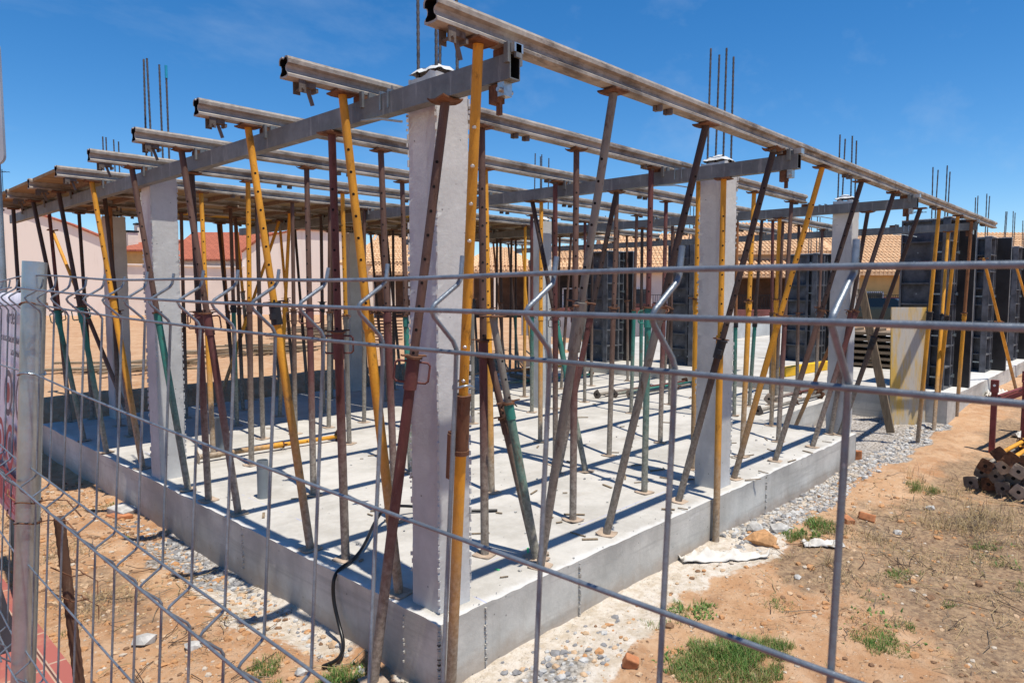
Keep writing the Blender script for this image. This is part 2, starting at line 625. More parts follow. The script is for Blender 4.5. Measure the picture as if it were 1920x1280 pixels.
def sstep(a, b, x):
    t = np.clip((x - a) / (b - a), 0, 1)
    return t * t * (3 - 2 * t)


# ground height (metres, slab top = 0)
GZ = -0.335


def gh(x, y):
    x = np.asarray(x, float); y = np.asarray(y, float)
    z = GZ + 0.20 * sstep(6.6, 10.5, x) * (1 - sstep(16, 40, y)) + 0.08 * sstep(10, 22, x)
    near = 1 - sstep(20, 60, np.hypot(x, y))
    z = z + near * ((fbm(x * 0.7, y * 0.7, 4) - 0.5) * 0.07 + (fbm(x * 3.1 + 5, y * 3.1, 5, 0.68) - 0.5) * 0.065)
    # heaped spoil along the right slab edge and loose heap further along it
    z = z + 0.05 * np.exp(-((y + 0.55) / 0.35) ** 2) * sstep(2.0, 4.0, x) * (1 - sstep(7, 9, x))
    # foundation trench left of the slab, shallow
    z = z - 0.05 * np.exp(-((x + 0.12) / 0.16) ** 2) * sstep(-0.2, 0.4, y) * (1 - sstep(7, 8, y))
    # bank of earth behind the slab
    z = z + 0.52 * sstep(7.12, 7.55, y) * (1 - sstep(8.5, 24.0, y)) * sstep(-1.0, -0.1, x) * (1 - sstep(8, 14, x))
    # level under the paving
    pv = 1 - sstep(-1.25, -1.05, x)
    z = z * (1 - pv) + (GZ - 0.03) * pv
    return z
# ------------------------------------------------------------------ SETTING: ground
def axis_coords(fine0, fine1, step, lo, hi, growth=1.14):
    a = list(np.arange(fine0, fine1 + 1e-6, step))
    s = step; x = a[-1]
    while x < hi:
        s *= growth; x += s; a.append(min(x, hi))
    s = step; x = a[0]
    while x > lo:
        s *= growth; x -= s; a.insert(0, max(x, lo))
    return np.array(a)


gx = axis_coords(-1.7, 7.0, 0.035, -160, 420)
gy = axis_coords(-3.0, 5.0, 0.035, -160, 420)
GX, GY = np.meshgrid(gx, gy, indexing='ij')
GH = gh(GX, GY)


def ghs(x, y):
    """height of the ground sheet, by bilinear lookup"""
    import bisect
    i = min(max(bisect.bisect(_GXL, x) - 1, 0), len(_GXL) - 2); j = min(max(bisect.bisect(_GYL, y) - 1, 0), len(_GYL) - 2)
    fx_ = (x - _GXL[i]) / (_GXL[i + 1] - _GXL[i]); fy_ = (y - _GYL[j]) / (_GYL[j + 1] - _GYL[j])
    return (_GHL[i][j] * (1 - fx_) + _GHL[i + 1][j] * fx_) * (1 - fy_) + (_GHL[i][j + 1] * (1 - fx_) + _GHL[i + 1][j + 1] * fx_) * fy_


_GXL, _GYL, _GHL = list(gx), list(gy), GH.tolist()



def ground_masks(x, y):
    w = (fbm(x * 1.9, y * 1.9, 5, 0.6) - 0.5)
    # crushed grey stone along the right edge of the slab
    yy = y + w * 0.55
    g = .85 * sstep(-0.36, -0.14, yy) * sstep(2.6, 3.0, x + w) * (1 - sstep(15, 17, x)) * (1 - sstep(.3, .6, y))
    g = np.maximum(g, sstep(6.0, 6.3, x + w * .6) * (1 - sstep(9.3, 9.8, x)) * sstep(-0.50, -0.22, yy) * (1 - sstep(1.6, 2.0, y)))
    g = np.maximum(g, np.exp(-(((x - 0.35) / 0.5) ** 2 + ((y + 0.30) / 0.16) ** 2)) * .8)
    # left foot of the slab, grey chips between y = 2.0 and 3.6
    g = np.maximum(g, .8 * sstep(-0.34, -0.2, x + w * 0.5) * (1 - sstep(.1, .3, x)) * sstep(1.7, 2.1, y) * (1 - sstep(3.0, 3.5, y)))
    # cement wash
    c = sstep(-0.60, -0.30, y + w * 0.5) * sstep(-0.15, 0.1, x) * (1 - sstep(3.0, 3.6, x + w)) * (1 - sstep(.3, .6, y))
    c = np.maximum(c, 0.8 * sstep(-0.45, -0.2, x + w * 0.4) * (1 - sstep(.1, .3, x)) * sstep(0.4, 0.9, y) * (1 - sstep(2.0, 2.6, y)))
    # dead straw / dark litter patch on the right
    s = np.exp(-(((x - 4.1) / 1.5) ** 2 + ((y + 1.45) / 0.75) ** 2)) * 1.3
    s = np.maximum(s, np.exp(-(((x - 2.75) / 0.5) ** 2 + ((y + 0.78) / 0.3) ** 2)) * 1.15)
    s = np.maximum(s, np.exp(-(((x - 2.5) / 0.8) ** 2 + ((y + 1.75) / 0.4) ** 2)))
    s = np.maximum(s, 0.62 * sstep(1.7, 2.6, x) * (1 - sstep(9, 12, x)) * sstep(.55, .95, -y) * (1 - sstep(6, 9, -y)))
    s = np.clip(s + w * 1.1, 0, 1)
    # greyer dry thatch near the left stake
    s = np.maximum(s, 0.55 * np.clip(np.exp(-(((x + 0.75) / 0.3) ** 2 + ((y - 2.2) / 0.9) ** 2)) * 1.3 + w, 0, 1))
    return np.clip(g, 0, 1), np.clip(c, 0, 1), s


b = MB()
nu, nv = GX.shape
me = bpy.data.meshes.new('ground')
idx = np.arange(nu * nv).reshape(nu, nv)
quads = np.stack([idx[:-1, :-1], idx[1:, :-1], idx[1:, 1:], idx[:-1, 1:]], -1).reshape(-1, 4)
me.vertices.add(nu * nv)
me.vertices.foreach_set('co', np.stack([GX, GY, GH], -1).reshape(-1).astype('f'))
me.loops.add(len(quads) * 4)
me.loops.foreach_set('vertex_index', quads.reshape(-1).astype('i'))
me.polygons.add(len(quads))
me.polygons.foreach_set('loop_start', np.arange(0, len(quads) * 4, 4, dtype='i'))
me.polygons.foreach_set('loop_total', np.full(len(quads), 4, dtype='i'))
me.polygons.foreach_set('use_smooth', np.ones(len(quads), dtype=bool))
me.update(calc_edges=True)
for nm, arr in zip(('gravel', 'cement', 'straw'), ground_masks(GX, GY)):
    at = me.attributes.new(nm, 'FLOAT', 'POINT')
    at.data.foreach_set('value', arr.reshape(-1).astype('f'))


def dirt():
    m = N('dirt', 0.95, 0, 0.15)
    big = m.ramp(m.noise(0.8, 6, 0.65), 0.3, 0.7)
    a = m.mix(big, (0.385, 0.20, 0.098), (0.50, 0.31, 0.175))
    mid = m.ramp(m.noise(5.5, 7, 0.7), 0.40, 0.66)
    a = m.mix(m.math('MULTIPLY', mid, 0.55), a, (0.58, 0.41, 0.27))
    dk = m.ramp(m.noise(2.6, 7, 0.72), 0.53, 0.68)
    a = m.mix(m.math('MULTIPLY', dk, 0.55), a, (0.25, 0.125, 0.06))
    v = m.n('ShaderNodeTexVoronoi'); v.inputs['Scale'].default_value = 46
    m.l(m.obj, v.inputs['Vector'])
    hsv = m.n('ShaderNodeSeparateColor'); m.l(v.outputs['Color'], hsv.inputs[0])
    sp = m.ramp(hsv.outputs[0], 0.62, 0.75)
    spd = m.math('MULTIPLY', sp, m.math('SUBTRACT', 1.0, m.ramp(v.outputs['Distance'], 0.25, 0.5)))
    a = m.mix(m.math('MULTIPLY', spd, 0.5), a, m.mix(hsv.outputs[1], (0.58, 0.46, 0.34), (0.27, 0.15, 0.08)))
    # straw and litter
    lit = m.mix(m.ramp(m.noise(24, 6, 0.75), 0.35, 0.65), (0.115, 0.082, 0.060), (0.36, 0.255, 0.155))
    sf = m.ramp(m.math('ADD', m.attr('straw'), m.math('MULTIPLY', m.math('SUBTRACT', m.noise(9, 5, .7), 0.5), 0.9)), 0.30, 0.72)
    a = m.mix(m.math('MULTIPLY', sf, 0.8), a, lit)
    # cement wash
    cf = m.ramp(m.math('ADD', m.attr('cement'), m.math('MULTIPLY', m.math('SUBTRACT', m.noise(7, 6, .7), 0.5), 0.9)), 0.38, 0.62)
    a = m.mix(m.math('MULTIPLY', cf, 0.85), a, m.mix(m.ramp(m.noise(14, 6, .7), .35, .65), (0.48, 0.42, 0.33), (0.66, 0.62, 0.55)))
    # crushed stone
    v2 = m.n('ShaderNodeTexVoronoi'); v2.inputs['Scale'].default_value = 38
    m.l(m.obj, v2.inputs['Vector'])
    h2 = m.n('ShaderNodeSeparateColor'); m.l(v2.outputs['Color'], h2.inputs[0])
    gr = m.mix(h2.outputs[0], (0.28, 0.27, 0.25), (0.56, 0.54, 0.51))
    gr = m.mix(m.math('MULTIPLY', m.ramp(m.noise(3, 6, .7), .45, .65), .6), gr, (0.50, 0.45, 0.38))
    gr = m.mix(m.ramp(v2.outputs['Distance'], 0.4, 0.75), gr, (0.20, 0.185, 0.165))
    gf = m.ramp(m.math('ADD', m.attr('gravel'), m.math('MULTIPLY', m.math('SUBTRACT', m.noise(8, 6, .7), 0.5), 0.8)), 0.38, 0.58)
    a = m.mix(m.math('MULTIPLY', gf, 0.9), a, gr)
    m.base(a)
    h = m.math('ADD', m.math('MULTIPLY', m.noise(22, 8, 0.75), 1.0), m.math('MULTIPLY', m.math('MULTIPLY', v2.outputs['Distance'], gf), -0.8))
    h = m.math('ADD', h, m.math('MULTIPLY', spd, 0.3))
    m.bump(h, 0.9, 0.022)
    MAT['dirt'] = m.m


dirt()
me.materials.append(MAT['dirt'])
tag(link('ground', me), kind='structure')

# red paved footway the fence stands on
m = N('paving_red', 0.85, 0, 0.2)
br = m.n('ShaderNodeTexBrick'); br.offset = 0.0
m.l(m.obj, br.inputs['Vector'])
br.inputs['Color1'].default_value = (0.34, 0.105, 0.085, 1)
br.inputs['Color2'].default_value = (0.29, 0.09, 0.075, 1)
br.inputs['Mortar'].default_value = (0.40, 0.27, 0.20, 1)
br.inputs['Scale'].default_value = 1.0
br.inputs['Brick Width'].default_value = 0.4
br.inputs['Row Height'].default_value = 0.4
br.inputs['Mortar Size'].default_value = 0.008
du = m.ramp(m.noise(3, 6, .7), 0.5, 0.75)
m.base(m.mix(m.math('MULTIPLY', du, 0.5), br.outputs['Color'], (0.5, 0.3, 0.17)))
m.bump(m.noise(60, 5, .7), 0.3, 0.004)
MAT['paving_red'] = m.m
b = MB()
b.box((-3.4, 8, GZ - 0.06), (4.4, 60, 0.10))
b.box((-1.16, 8, GZ - 0.055), (0.08, 60, 0.13))
tag(b.build('pavement', ['paving_red']), kind='structure')
b = MB()
b.box((-11, 8, GZ - 0.20), (10.7, 60, 0.12))
tag(b.build('road', ['asphalt']), kind='structure')


# ------------------------------------------------------------------ SLABS
def rough_pt(P, chips):
    """small cast irregularities as a function of position"""
    x, y, z = P[..., 0], P[..., 1], P[..., 2]
    s = x + y
    e = (fbm(s * 5 + 3, z * 5 + 40, 4) - 0.5) * 0.010
    Q = P.copy()
    return Q, e


def slab_mesh(name, x0, x1, y0, y1, zt, zb, notches=(), seams_y=(), mats=('slab_concrete', 'wall_concrete')):
    mb = MB()
    xs = set(np.arange(x0, min(x1, x0 + 6.3), 0.035).round(4)) | {x1}
    if x1 > x0 + 6.3:
        xs |= set(np.arange(x0 + 6.3, x1, 0.3).round(4))
    for n0 in notches:
        xs |= {n0 - 0.002, n0, n0 + 0.02, n0 + 0.022}
    xs = np.array(sorted(xs))
    ys = np.array(sorted(set(np.arange(y0, min(y1, y0 + 5), 0.05).round(4)) | set(np.arange(min(y1, y0 + 5), y1, 0.25).round(4)) | {y1}))
    chipx = np.clip(fbm(xs * 7, xs * 0 + 3, 5, 0.75) - 0.42, 0, 1)
    chipy = np.clip(fbm(ys * 7, ys * 0 + 9, 5, 0.75) - 0.42, 0, 1)
    # top, slightly dished; edge rows chipped
    X, Y = np.meshgrid(xs, ys, indexing='ij')
    Z = zt + (fbm(X * 1.5, Y * 1.5, 4) - 0.5) * 0.006
    dx, dy = X - x0, Y - y0
    Z = Z - (chipx[:, None] * 0.026 + 0.003) * np.clip(1 - dy / 0.06, 0, 1)
    Z = Z - (chipy[None, :] * 0.030 + 0.003) * np.clip(1 - dx / 0.06, 0, 1)
    Yd = Y.copy(); Xd = X.copy()
    mb.grid(np.stack([Xd, Yd, Z], -1), 0)
    # right face (y = y0)
    zs = np.linspace(0, 1, 9)
    ztop = Z[:, 0]
    F = np.zeros((len(xs), 9, 3))
    F[..., 0] = xs[:, None]
    F[..., 2] = ztop[:, None] * (1 - zs) + zb * zs
    off = (fbm(xs[:, None] * 3 + zs * 0, zs[None, :] * 1.2 + xs[:, None] * 0, 4) - 0.5) * 0.012
    off[:, 0] = 0
    for n0 in notches:
        k = (xs > n0 - 0.001) & (xs < n0 + 0.021)
        off[k, :] += 0.05
    # each formwork board left a slightly different plane
    off += (np.floor((xs + 0.4) / 1.15) % 2)[:, None] * 0.006 * (zs[None, :] > 0)
    F[..., 1] = y0 + off
    mb.grid(F, 1, True, True)
    # left face (x = x0)
    ztl = Z[0, :]
    F = np.zeros((len(ys), 9, 3))
    F[..., 1] = ys[:, None]
    F[..., 2] = ztl[:, None] * (1 - zs) + zb * zs
    off = (fbm(ys[:, None] * 3 + 50, zs[None, :] * 1.2 + ys[:, None] * 0, 4) - 0.5) * 0.012
    off[:, 0] = 0
    off += (np.floor((ys + 0.9) / 1.3) % 2)[:, None] * 0.006 * (zs[None, :] > 0)
    F[..., 0] = x0 + off
    mb.grid(F, 1, True)
    # far faces
    mb.add([(x1, y0, zb), (x1, y1, zb), (x1, y1, zt - .002), (x1, y0, ztop[-1])], [(0, 1, 2, 3)], 1)
    mb.add([(x0, y1, zb), (x1, y1, zb), (x1, y1, zt - .002), (x0, y1, zt - .002)], [(3, 2, 1, 0)], 1)
    return mb.build(name, list(mats))


s1 = empty('concrete_slab', (0, 0, 0), 'big pale concrete slab under the steel props, casting grid shadows', 'concrete slab')
o = slab_mesh('slab', 0, 5.96, 0, 7.05, 0.0, -0.45, notches=(2.64,)); o.parent = s1
o = slab_mesh('slab_extension', 5.963, 8.60, 1.05, 7.05, -0.001, -0.45); o.parent = s1
b = MB()                                  # cement fins squeezed out at the formwork joints
for x, n in ((0.30, 16), (1.06, 22), (3.62, 9)):
    for k in range(n):
        z = -0.02 - 0.30 * (k + rnd.random()) / n
        b.box((x + rnd.uniform(-.004, .004), -0.004, z), (rnd.uniform(.004, .010), .014, rnd.uniform(.006, .018)))
for y, n in ((0.26, 7), (1.98, 12)):
    for k in range(n):
        z = -0.02 - 0.28 * (k + rnd.random()) / n
        b.box((-0.004, y + rnd.uniform(-.003, .003), z), (.014, rnd.uniform(.003, .008), rnd.uniform(.005, .014)))
for k in range(34):                        # the arris of the corner
    z = -0.01 - 0.31 * (k + rnd.random()) / 34
    b.box((0.0, 0.0, z), (.012, .012, rnd.uniform(.004, .012)))
b.build('cement_fins', ['pile_concrete'], s1)
b = MB(); b.box((0.95, 0.30, 0.004), (0.10, 0.012, 0.0015), 0, Matrix.Rotation(0.75, 3, 'Z'))
b.box((0.63, 0.24, 0.004), (0.016, 0.03, 0.0015), 0)
b.build('green_spray_mark', ['green_spray'], s1)

s2 = slab_mesh('concrete_slab', 8.55, 24.0, -0.34, 9.5, 0.13, -0.5)
tag(s2, 'higher concrete slab beyond the bare plywood sheet, with black column moulds', 'concrete slab')
b = MB()
b.box((21, 7, .28), (9, .25, .9)); b.box((17, 11, .25), (.25, 8, .8))
tag(b.build('foundation_wall', ['column_concrete']), 'low white foundation wall far behind the second slab', 'foundation wall')


# ------------------------------------------------------------------ COLUMNS
def column(x, y, h, label, bars, w=0.205, mold=0.0, zb=0.0):
    t = empty('concrete_column', (x, y, zb), label, 'concrete column', 'concrete columns on the slab')
    mb = MB()
    n = 7; nz = int(h / 0.025)
    hw = w / 2
    # perimeter ring with tiny chamfer
    ring = []
    c = 0.006
    for (sx, sy) in ((-1, -1), (1, -1), (1, 1), (-1, 1)):
        pass
    per = []
    corners = [(-hw, -hw), (hw, -hw), (hw, hw), (-hw, hw)]
    for i in range(4):
        a = np.array(corners[i]); d = np.array(corners[(i + 1) % 4])
        e = (d - a) / np.linalg.norm(d - a)
        for tt in np.linspace(0, 1, n):
            per.append(a + e * c + (d - a - 2 * e * c) * tt)
    per = np.array(per)
    zz = np.linspace(0, h, nz)
    P = np.zeros((len(per) + 1, nz, 3))
    for i in range(len(per) + 1):
        p = per[i % len(per)]
        P[i, :, 0] = p[0]; P[i, :, 1] = p[1]; P[i, :, 2] = zz
        corner = min(abs(abs(p[0]) - hw), abs(abs(p[1]) - hw)) < 1e-6 and (abs(p[0]) > hw * .9 and abs(p[1]) > hw * .9)
        nrm = np.array([np.sign(p[0]) if abs(p[0]) > hw - 1e-6 else 0, np.sign(p[1]) if abs(p[1]) > hw - 1e-6 else 0])
        amp = 0.005 if corner else 0.0022
        k = i % len(per)
        o_ = (fbm(zz * (9 if corner else 2.5) + x * 7 + k * 3.3 * 0.1, zz * 0 + y * 5 + k * 0.3, 5, 0.65) - 0.5) * 2 * amp
        o_ -= 0.004 * np.clip((fbm(zz * 14 + k // n * 31 + x, zz * 0 + 2 + y, 3) - 0.55) * 4, 0, 1) * corner
        P[i, :, 0] += nrm[0] * o_; P[i, :, 1] += nrm[1] * o_
        P[i, -1, 2] += (fbm(np.array([i * 0.9 + x * 3]), np.array([y * 3]), 3)[0] - 0.6) * 0.05
    mb.grid(P, 0, False)
    # broken top
    tn = 13
    TX, TY = np.meshgrid(np.linspace(-hw + .004, hw - .004, tn), np.linspace(-hw + .004, hw - .004, tn), indexing='ij')
    r = np.maximum(abs(TX), abs(TY)) / hw
    TZ = h + 0.012 + (1 - r ** 2) * 0.050 + (fbm(TX * 24 + x * 9, TY * 24 + y * 9, 4, .6) - 0.5) * 0.030 * (r < .97) - (r > .97) * .018
    mb.grid(np.stack([TX, TY, TZ], -1), 0, False)
    mb.build('shaft', ['column_concrete'], t)
    if (Vector((x, y, 0)) - CAM_POS).length < 7.5:      # grout squeezed out along the arrises
        q = MB()
        for (ax, ay) in ((-hw, -hw), (hw, -hw), (-hw, hw)):
            z = .02
            while z < h - .02:
                L_ = rnd.uniform(.006, .035)
                if vnoise(np.array([z * 5 + ax * 40]), np.array([ay * 30 + x]))[0] > .42:
                    q.box((ax + rnd.uniform(-.002, .002), ay + rnd.uniform(-.002, .002), z), (rnd.uniform(.005, .012), rnd.uniform(.005, .012), L_), 0, Matrix.Rotation(rnd.uniform(0, 1.5), 3, 'Z'))
                z += L_ + rnd.uniform(.002, .03)
        q.build('grout_fins', ['column_concrete'], t)
    for (dx, dy, L, tape) in bars:
        q = MB()
        z0 = h - 0.05
        top = Vector((dx * 1.0 + rnd.uniform(-.012, .012), dy + rnd.uniform(-.012, .012), L))
        base = Vector((dx, dy, z0))
        rebar_rod(q, base, top, 0.007)
        if tape:
            q.cyl(top + (base - top).normalized() * 0.09, top + (base - top).normalized() * -0.01, 0.011, 8, 1)
        q.build('starter_bar', ['rod_rebar', 'tape_blue'], t)
    return t


def rebar_rod(q, a, b_, r, n=7, rib=0.016, kk=1.22):
    a, b_ = Vector(a), Vector(b_)
    L = (b_ - a).length
    k = max(2, int(L / rib))
    pts = [a.lerp(b_, i / k) for i in range(k + 1)]
    rad = [r * (1.0 if i % 2 else kk) for i in range(k + 1)]
    q.tube(pts, r, n, 0, True, rad)


B4 = lambda L, s=.065, tape=None: [(-s, -s, L, False), (s, -s, L - .03, tape == 1), (-s, s, L + .03, tape == 2), (s, s, L + .01, False)]
column(0.165, 0.172, 2.535, 'nearest concrete column at the slab corner, with broken top', B4(3.36))
column(3.02, 0.185, 2.52, 'concrete column with a yellow prop before it, second along the right edge', B4(3.36))
column(5.84, 0.15, 2.50, 'concrete column at the far right corner of the slab, above an orange block', B4(3.16))
column(0.135, 3.60, 2.45, 'concrete column on the left edge with a teal and brown prop leaning past', B4(3.36, .065, 1))
column(.78, 6.85, 2.43, 'half shaded concrete column at the back left under the deck', B4(3.34))
column(4.90, 3.64, 2.45, 'pale concrete column in the middle of the slab behind yellow and dark props', B4(3.30))
column(4.05, 6.75, 2.42, 'grey concrete column at the back of the slab beneath the deck boards', B4(2.6))

# ------------------------------------------------------------------ LONG BEAMS (sopandas)
prof = [(-.020, 0), (.020, 0), (.036, .004), (.036, .016), (.022, .028), (.019, .042), (.024, .054), (.041, .062), (.041, .080), (.034, .092), (.012, .095), (.008, .088), (-.008, .088), (-.012, .095), (-.034, .092), (-.041, .080), (-.041, .062), (-.024, .054), (-.019, .042), (-.022, .028), (-.036, .016), (-.036, .004)]
ZB = 2.485


def profile_member(mb, prof, x0, x1, mi=0, mdark=1, seg=1.0):
    """hollow section: outer skin with a dark recessed opening at each end"""
    n = len(prof)
    cz = sum(p[1] for p in prof) / n
    inner = [(p[0] * 0.80, cz + (p[1] - cz) * 0.84) for p in prof]
    xs = list(np.arange(x0, x1, seg)) + [x1]
    vs = []
    for x in xs:
        w = (vnoise(np.array([x * 1.3]), np.array([3.3]))[0] - .5) * .008
        vs += [(x, p[0] + w, p[1]) for p in prof]
    fs = []
    for i in range(len(xs) - 1):
        for k in range(n):
            fs.append((i * n + k, i * n + (k + 1) % n, (i + 1) * n + (k + 1) % n, (i + 1) * n + k))
    mb.add(vs, fs, mi)
    for x, d in ((x0, 1), (x1, -1)):
        w = (vnoise(np.array([x * 1.3]), np.array([3.3]))[0] - .5) * .008
        v = [(x, p[0] + w, p[1]) for p in prof] + [(x, p[0] + w, p[1]) for p in inner] + [(x + d * .12, p[0] + w, p[1]) for p in inner]
        f1 = [(k, (k + 1) % n, n + (k + 1) % n, n + k) for k in range(n)]
        f2 = [(n + k, n + (k + 1) % n, 2 * n + (k + 1) % n, 2 * n + k) for k in range(n)]
        f3 = [tuple(range(2 * n, 3 * n))]
        mb.add(v, f1, mi); mb.add(v, f2 + f3, mdark)


bnames = ['outermost right', 'second', 'third', 'fourth', 'fifth', 'sixth', 'seventh', 'eighth', 'ninth']
BY = [-.44 + .965 * k for k in range(9)]
bext = [(-.39, 10.6), (-.43, 5.66), (-.42, 9.75), (-.42, 9.7), (-.41, 9.1), (-.39, 9.0), (-.38, 8.95), (-.37, 8.95), (-.37, 8.9)]
blab = ['outermost right long steel beam, sticking out above the yellow ground prop',
        'long steel beam second from the right, its end just left of the corner column',
        'long steel beam third from the right, over the first leaning yellow props',
        'long steel beam fourth from the right, between the deck and the third beam',
        'long steel beam fifth from the right, last open one before the deck',
        'long steel beam carrying the near edge of the wooden deck',
        'long steel beam under the deck, first one behind its near edge',
        'long steel beam under the deck, second behind its near edge',
        'long steel beam carrying the far edge of the wooden deck']
XB = [-.02, 2.71, 5.70, 9.0]


def end_hook(h):
    """bracket hanging below a beam: two cheeks, a bolt and a tongue"""
    h.box((0, -.026, -.025), (.035, .005, .055)); h.box((0, .026, -.025), (.035, .005, .055))
    h.box((.045, 0, -.012), (.05, .045, .022)); h.cyl((0, -.04, -.035), (0, .04, -.035), .007, 8)
    h.box((.05, 0, -.055), (.016, .010, .085), 0, Matrix.Rotation(-.35, 3, 'Y'))
    h.box((.075, .0, -.03), (.012, .05, .018))


hook_me = None
for k, y in enumerate(BY):
    t = empty('long_beam', (0, y, ZB), blab[k], 'steel beam', 'long steel beams over the slab')
    mb = MB()
    x0, x1 = bext[k]
    profile_member(mb, prof, x0, x1, 0, 1, 0.5)
    mb.build('profile', ['beam_steel', 'hole_black'], t)
    h = MB(); end_hook(h)
    if hook_me is None:
        hook_me = h.mesh('end_bracket', ['bracket_steel'])
    link('end_bracket', hook_me, t, (x0 + .075, 0, 0))
    bo = MB()
    for x in np.arange(x0 + 1.5, x1 - .3, 1.42):
        for d in (0, .10):
            bo.cyl((x + d, -.012, .0), (x + d, -.012, -.028), .016, 8); bo.box((x + d, .01, -.014), (.028, .02, .024))
    bo.build('hanging_bolts', ['bracket_steel'], t)
    if k == 0:
        y_ = MB(); y_.box((x0 + .19, 0.013, .0965), (.36, .03, .002)); y_.build('yellow_paint', ['deck_yellow'], t)

# CROSSBEAMS
xlab = ['nearest galvanised crossbeam, running left past the top of the corner column', 'galvanised crossbeam against the second column, second from the front',
        'galvanised crossbeam at the far right column, third from the front', 'galvanised crossbeam before the black moulds, farthest from the camera']
yext = [(-.50, 7.9), (-.55, 7.6), (-.56, 7.6), (-.50, 7.9)]
for k, x in enumerate(XB):
    t = empty('crossbeam', (x, 0, 0), xlab[k], 'steel crossbeam', 'galvanised crossbeams')
    mb = MB(); y0, y1 = yext[k]; zb, zt = 2.358, 2.455; hw = .029
    P = [(-hw, zb), (hw, zb), (hw, zt), (-hw, zt)]
    th = .005
    I = [(-hw + th, zb + th), (hw - th, zb + th), (hw - th, zt - th), (-hw + th, zt - th)]
    V = [(p[0], y0, p[1]) for p in P] + [(p[0], y1, p[1]) for p in P] + [(p[0], y0, p[1]) for p in I] + [(p[0], y0 + .25, p[1]) for p in I]
    mb.add(V, [(0, 1, 5, 4)[::-1], (1, 2, 6, 5)[::-1], (2, 3, 7, 6)[::-1], (3, 0, 4, 7)[::-1], (4, 5, 6, 7)] + [(i, (i + 1) % 4, 8 + (i + 1) % 4, 8 + i) for i in range(4)], 0)
    mb.add(V, [(8 + i, 8 + (i + 1) % 4, 12 + (i + 1) % 4, 12 + i) for i in range(4)] + [(12, 13, 14, 15)], 1)
    mb.build('box_section', ['crossbeam_steel', 'hole_black'], t)
    for y in BY:
        if y0 < y < y1:
            q = MB()
            q.box((0, y, 2.470), (.050, .07, .028), 1)
            q.box((-.035, y - .050, 2.455), (.014, .022, .075), 0); q.box((.035, y - .050, 2.455), (.014, .022, .075), 0)
            q.box((0, y - .075, 2.462), (.030, .012, .050), 0)
            q.build('beam_clip', ['crossbeam_steel', 'rust'], t)
    q = MB()                                  # locking bracket under the near end
    q.box((0, y0 + .055, 2.330), (.046, .035, .055), 0); q.cyl((-.04, y0 + .055, 2.325), (.04, y0 + .055, 2.325), .010, 8, 0)
    q.box((0, y0 + .10, 2.318), (.04, .05, .07), 1); q.box((0, y0 + .085, 2.275), (.014, .022, .075), 1)
    q.build('end_bracket', ['bolt_steel', 'rust'], t)
    q = MB(); q.box((0, y0 + .004, 2.473), (.05, .05, .034), 0); q.build('end_clip', ['bolt_steel'], t)
    q = MB()                                  # tie clamp at the column
    cy = .34 if k else .30
    for d in (-.03, .03):
        q.box((-.034, cy + d, 2.425), (.006, .008, .085), 0); q.box((0, cy + d, 2.462), (.06, .008, .012), 0)
    q.tube([(-.05, cy + .16, 2.35), (-.045, cy + .02, 2.338), (-.04, cy - .14, 2.30)], .006, 6, 0)
    q.build('tie_clamp', ['post_zinc'], t)

# DECK BOARDS: plywood laid between the beams
rows = [(BY[5] + .036, BY[6] - .036), (BY[6] + .036, BY[7] - .036), (BY[7] + .036, BY[8] - .036)]
rown = ['near', 'middle', 'far']
xcuts = [-.36, 1.60, 3.20, 4.85, 6.45, 8.0]
ordn = ['first', 'second', 'third', 'fourth', 'fifth']
for r, (ya, yb) in enumerate(rows):
    for c_ in range(5):
        mb = MB()
        xa, xb_ = xcuts[c_] + .006, xcuts[c_ + 1] - .006
        mat = 'deck_yellow' if (r, c_) in ((0, 0), (0, 2), (2, 1)) else 'deck_ply'
        if (r, c_) == (0, 0): mat = 'deck_ply'
        zz = ZB + .0640 + rnd.uniform(0, .003)
        mb.box(((xa + xb_) / 2, (ya + yb) / 2, zz + .0135), (xb_ - xa, yb - ya, .027))
        t = empty('deck_board', ((xa + xb_) / 2, (ya + yb) / 2, zz), '%s plywood deck board, %s from the left in the %s row' % ('yellow' if mat == 'deck_yellow' else 'brown', ordn[c_], rown[r]), 'deck board', 'deck boards over the back left')
        o = mb.build('board', [mat], t, (-(xa + xb_) / 2, -(ya + yb) / 2, -zz))
        for i in range(3):
            q = MB()
            x = xa + (xb_ - xa) * (i + .5) / 3
            q.box((x - (xa + xb_) / 2, 0, -.022), (.045, yb - ya - .06, .042))
            q.build('batten', ['stack_wood'], t)

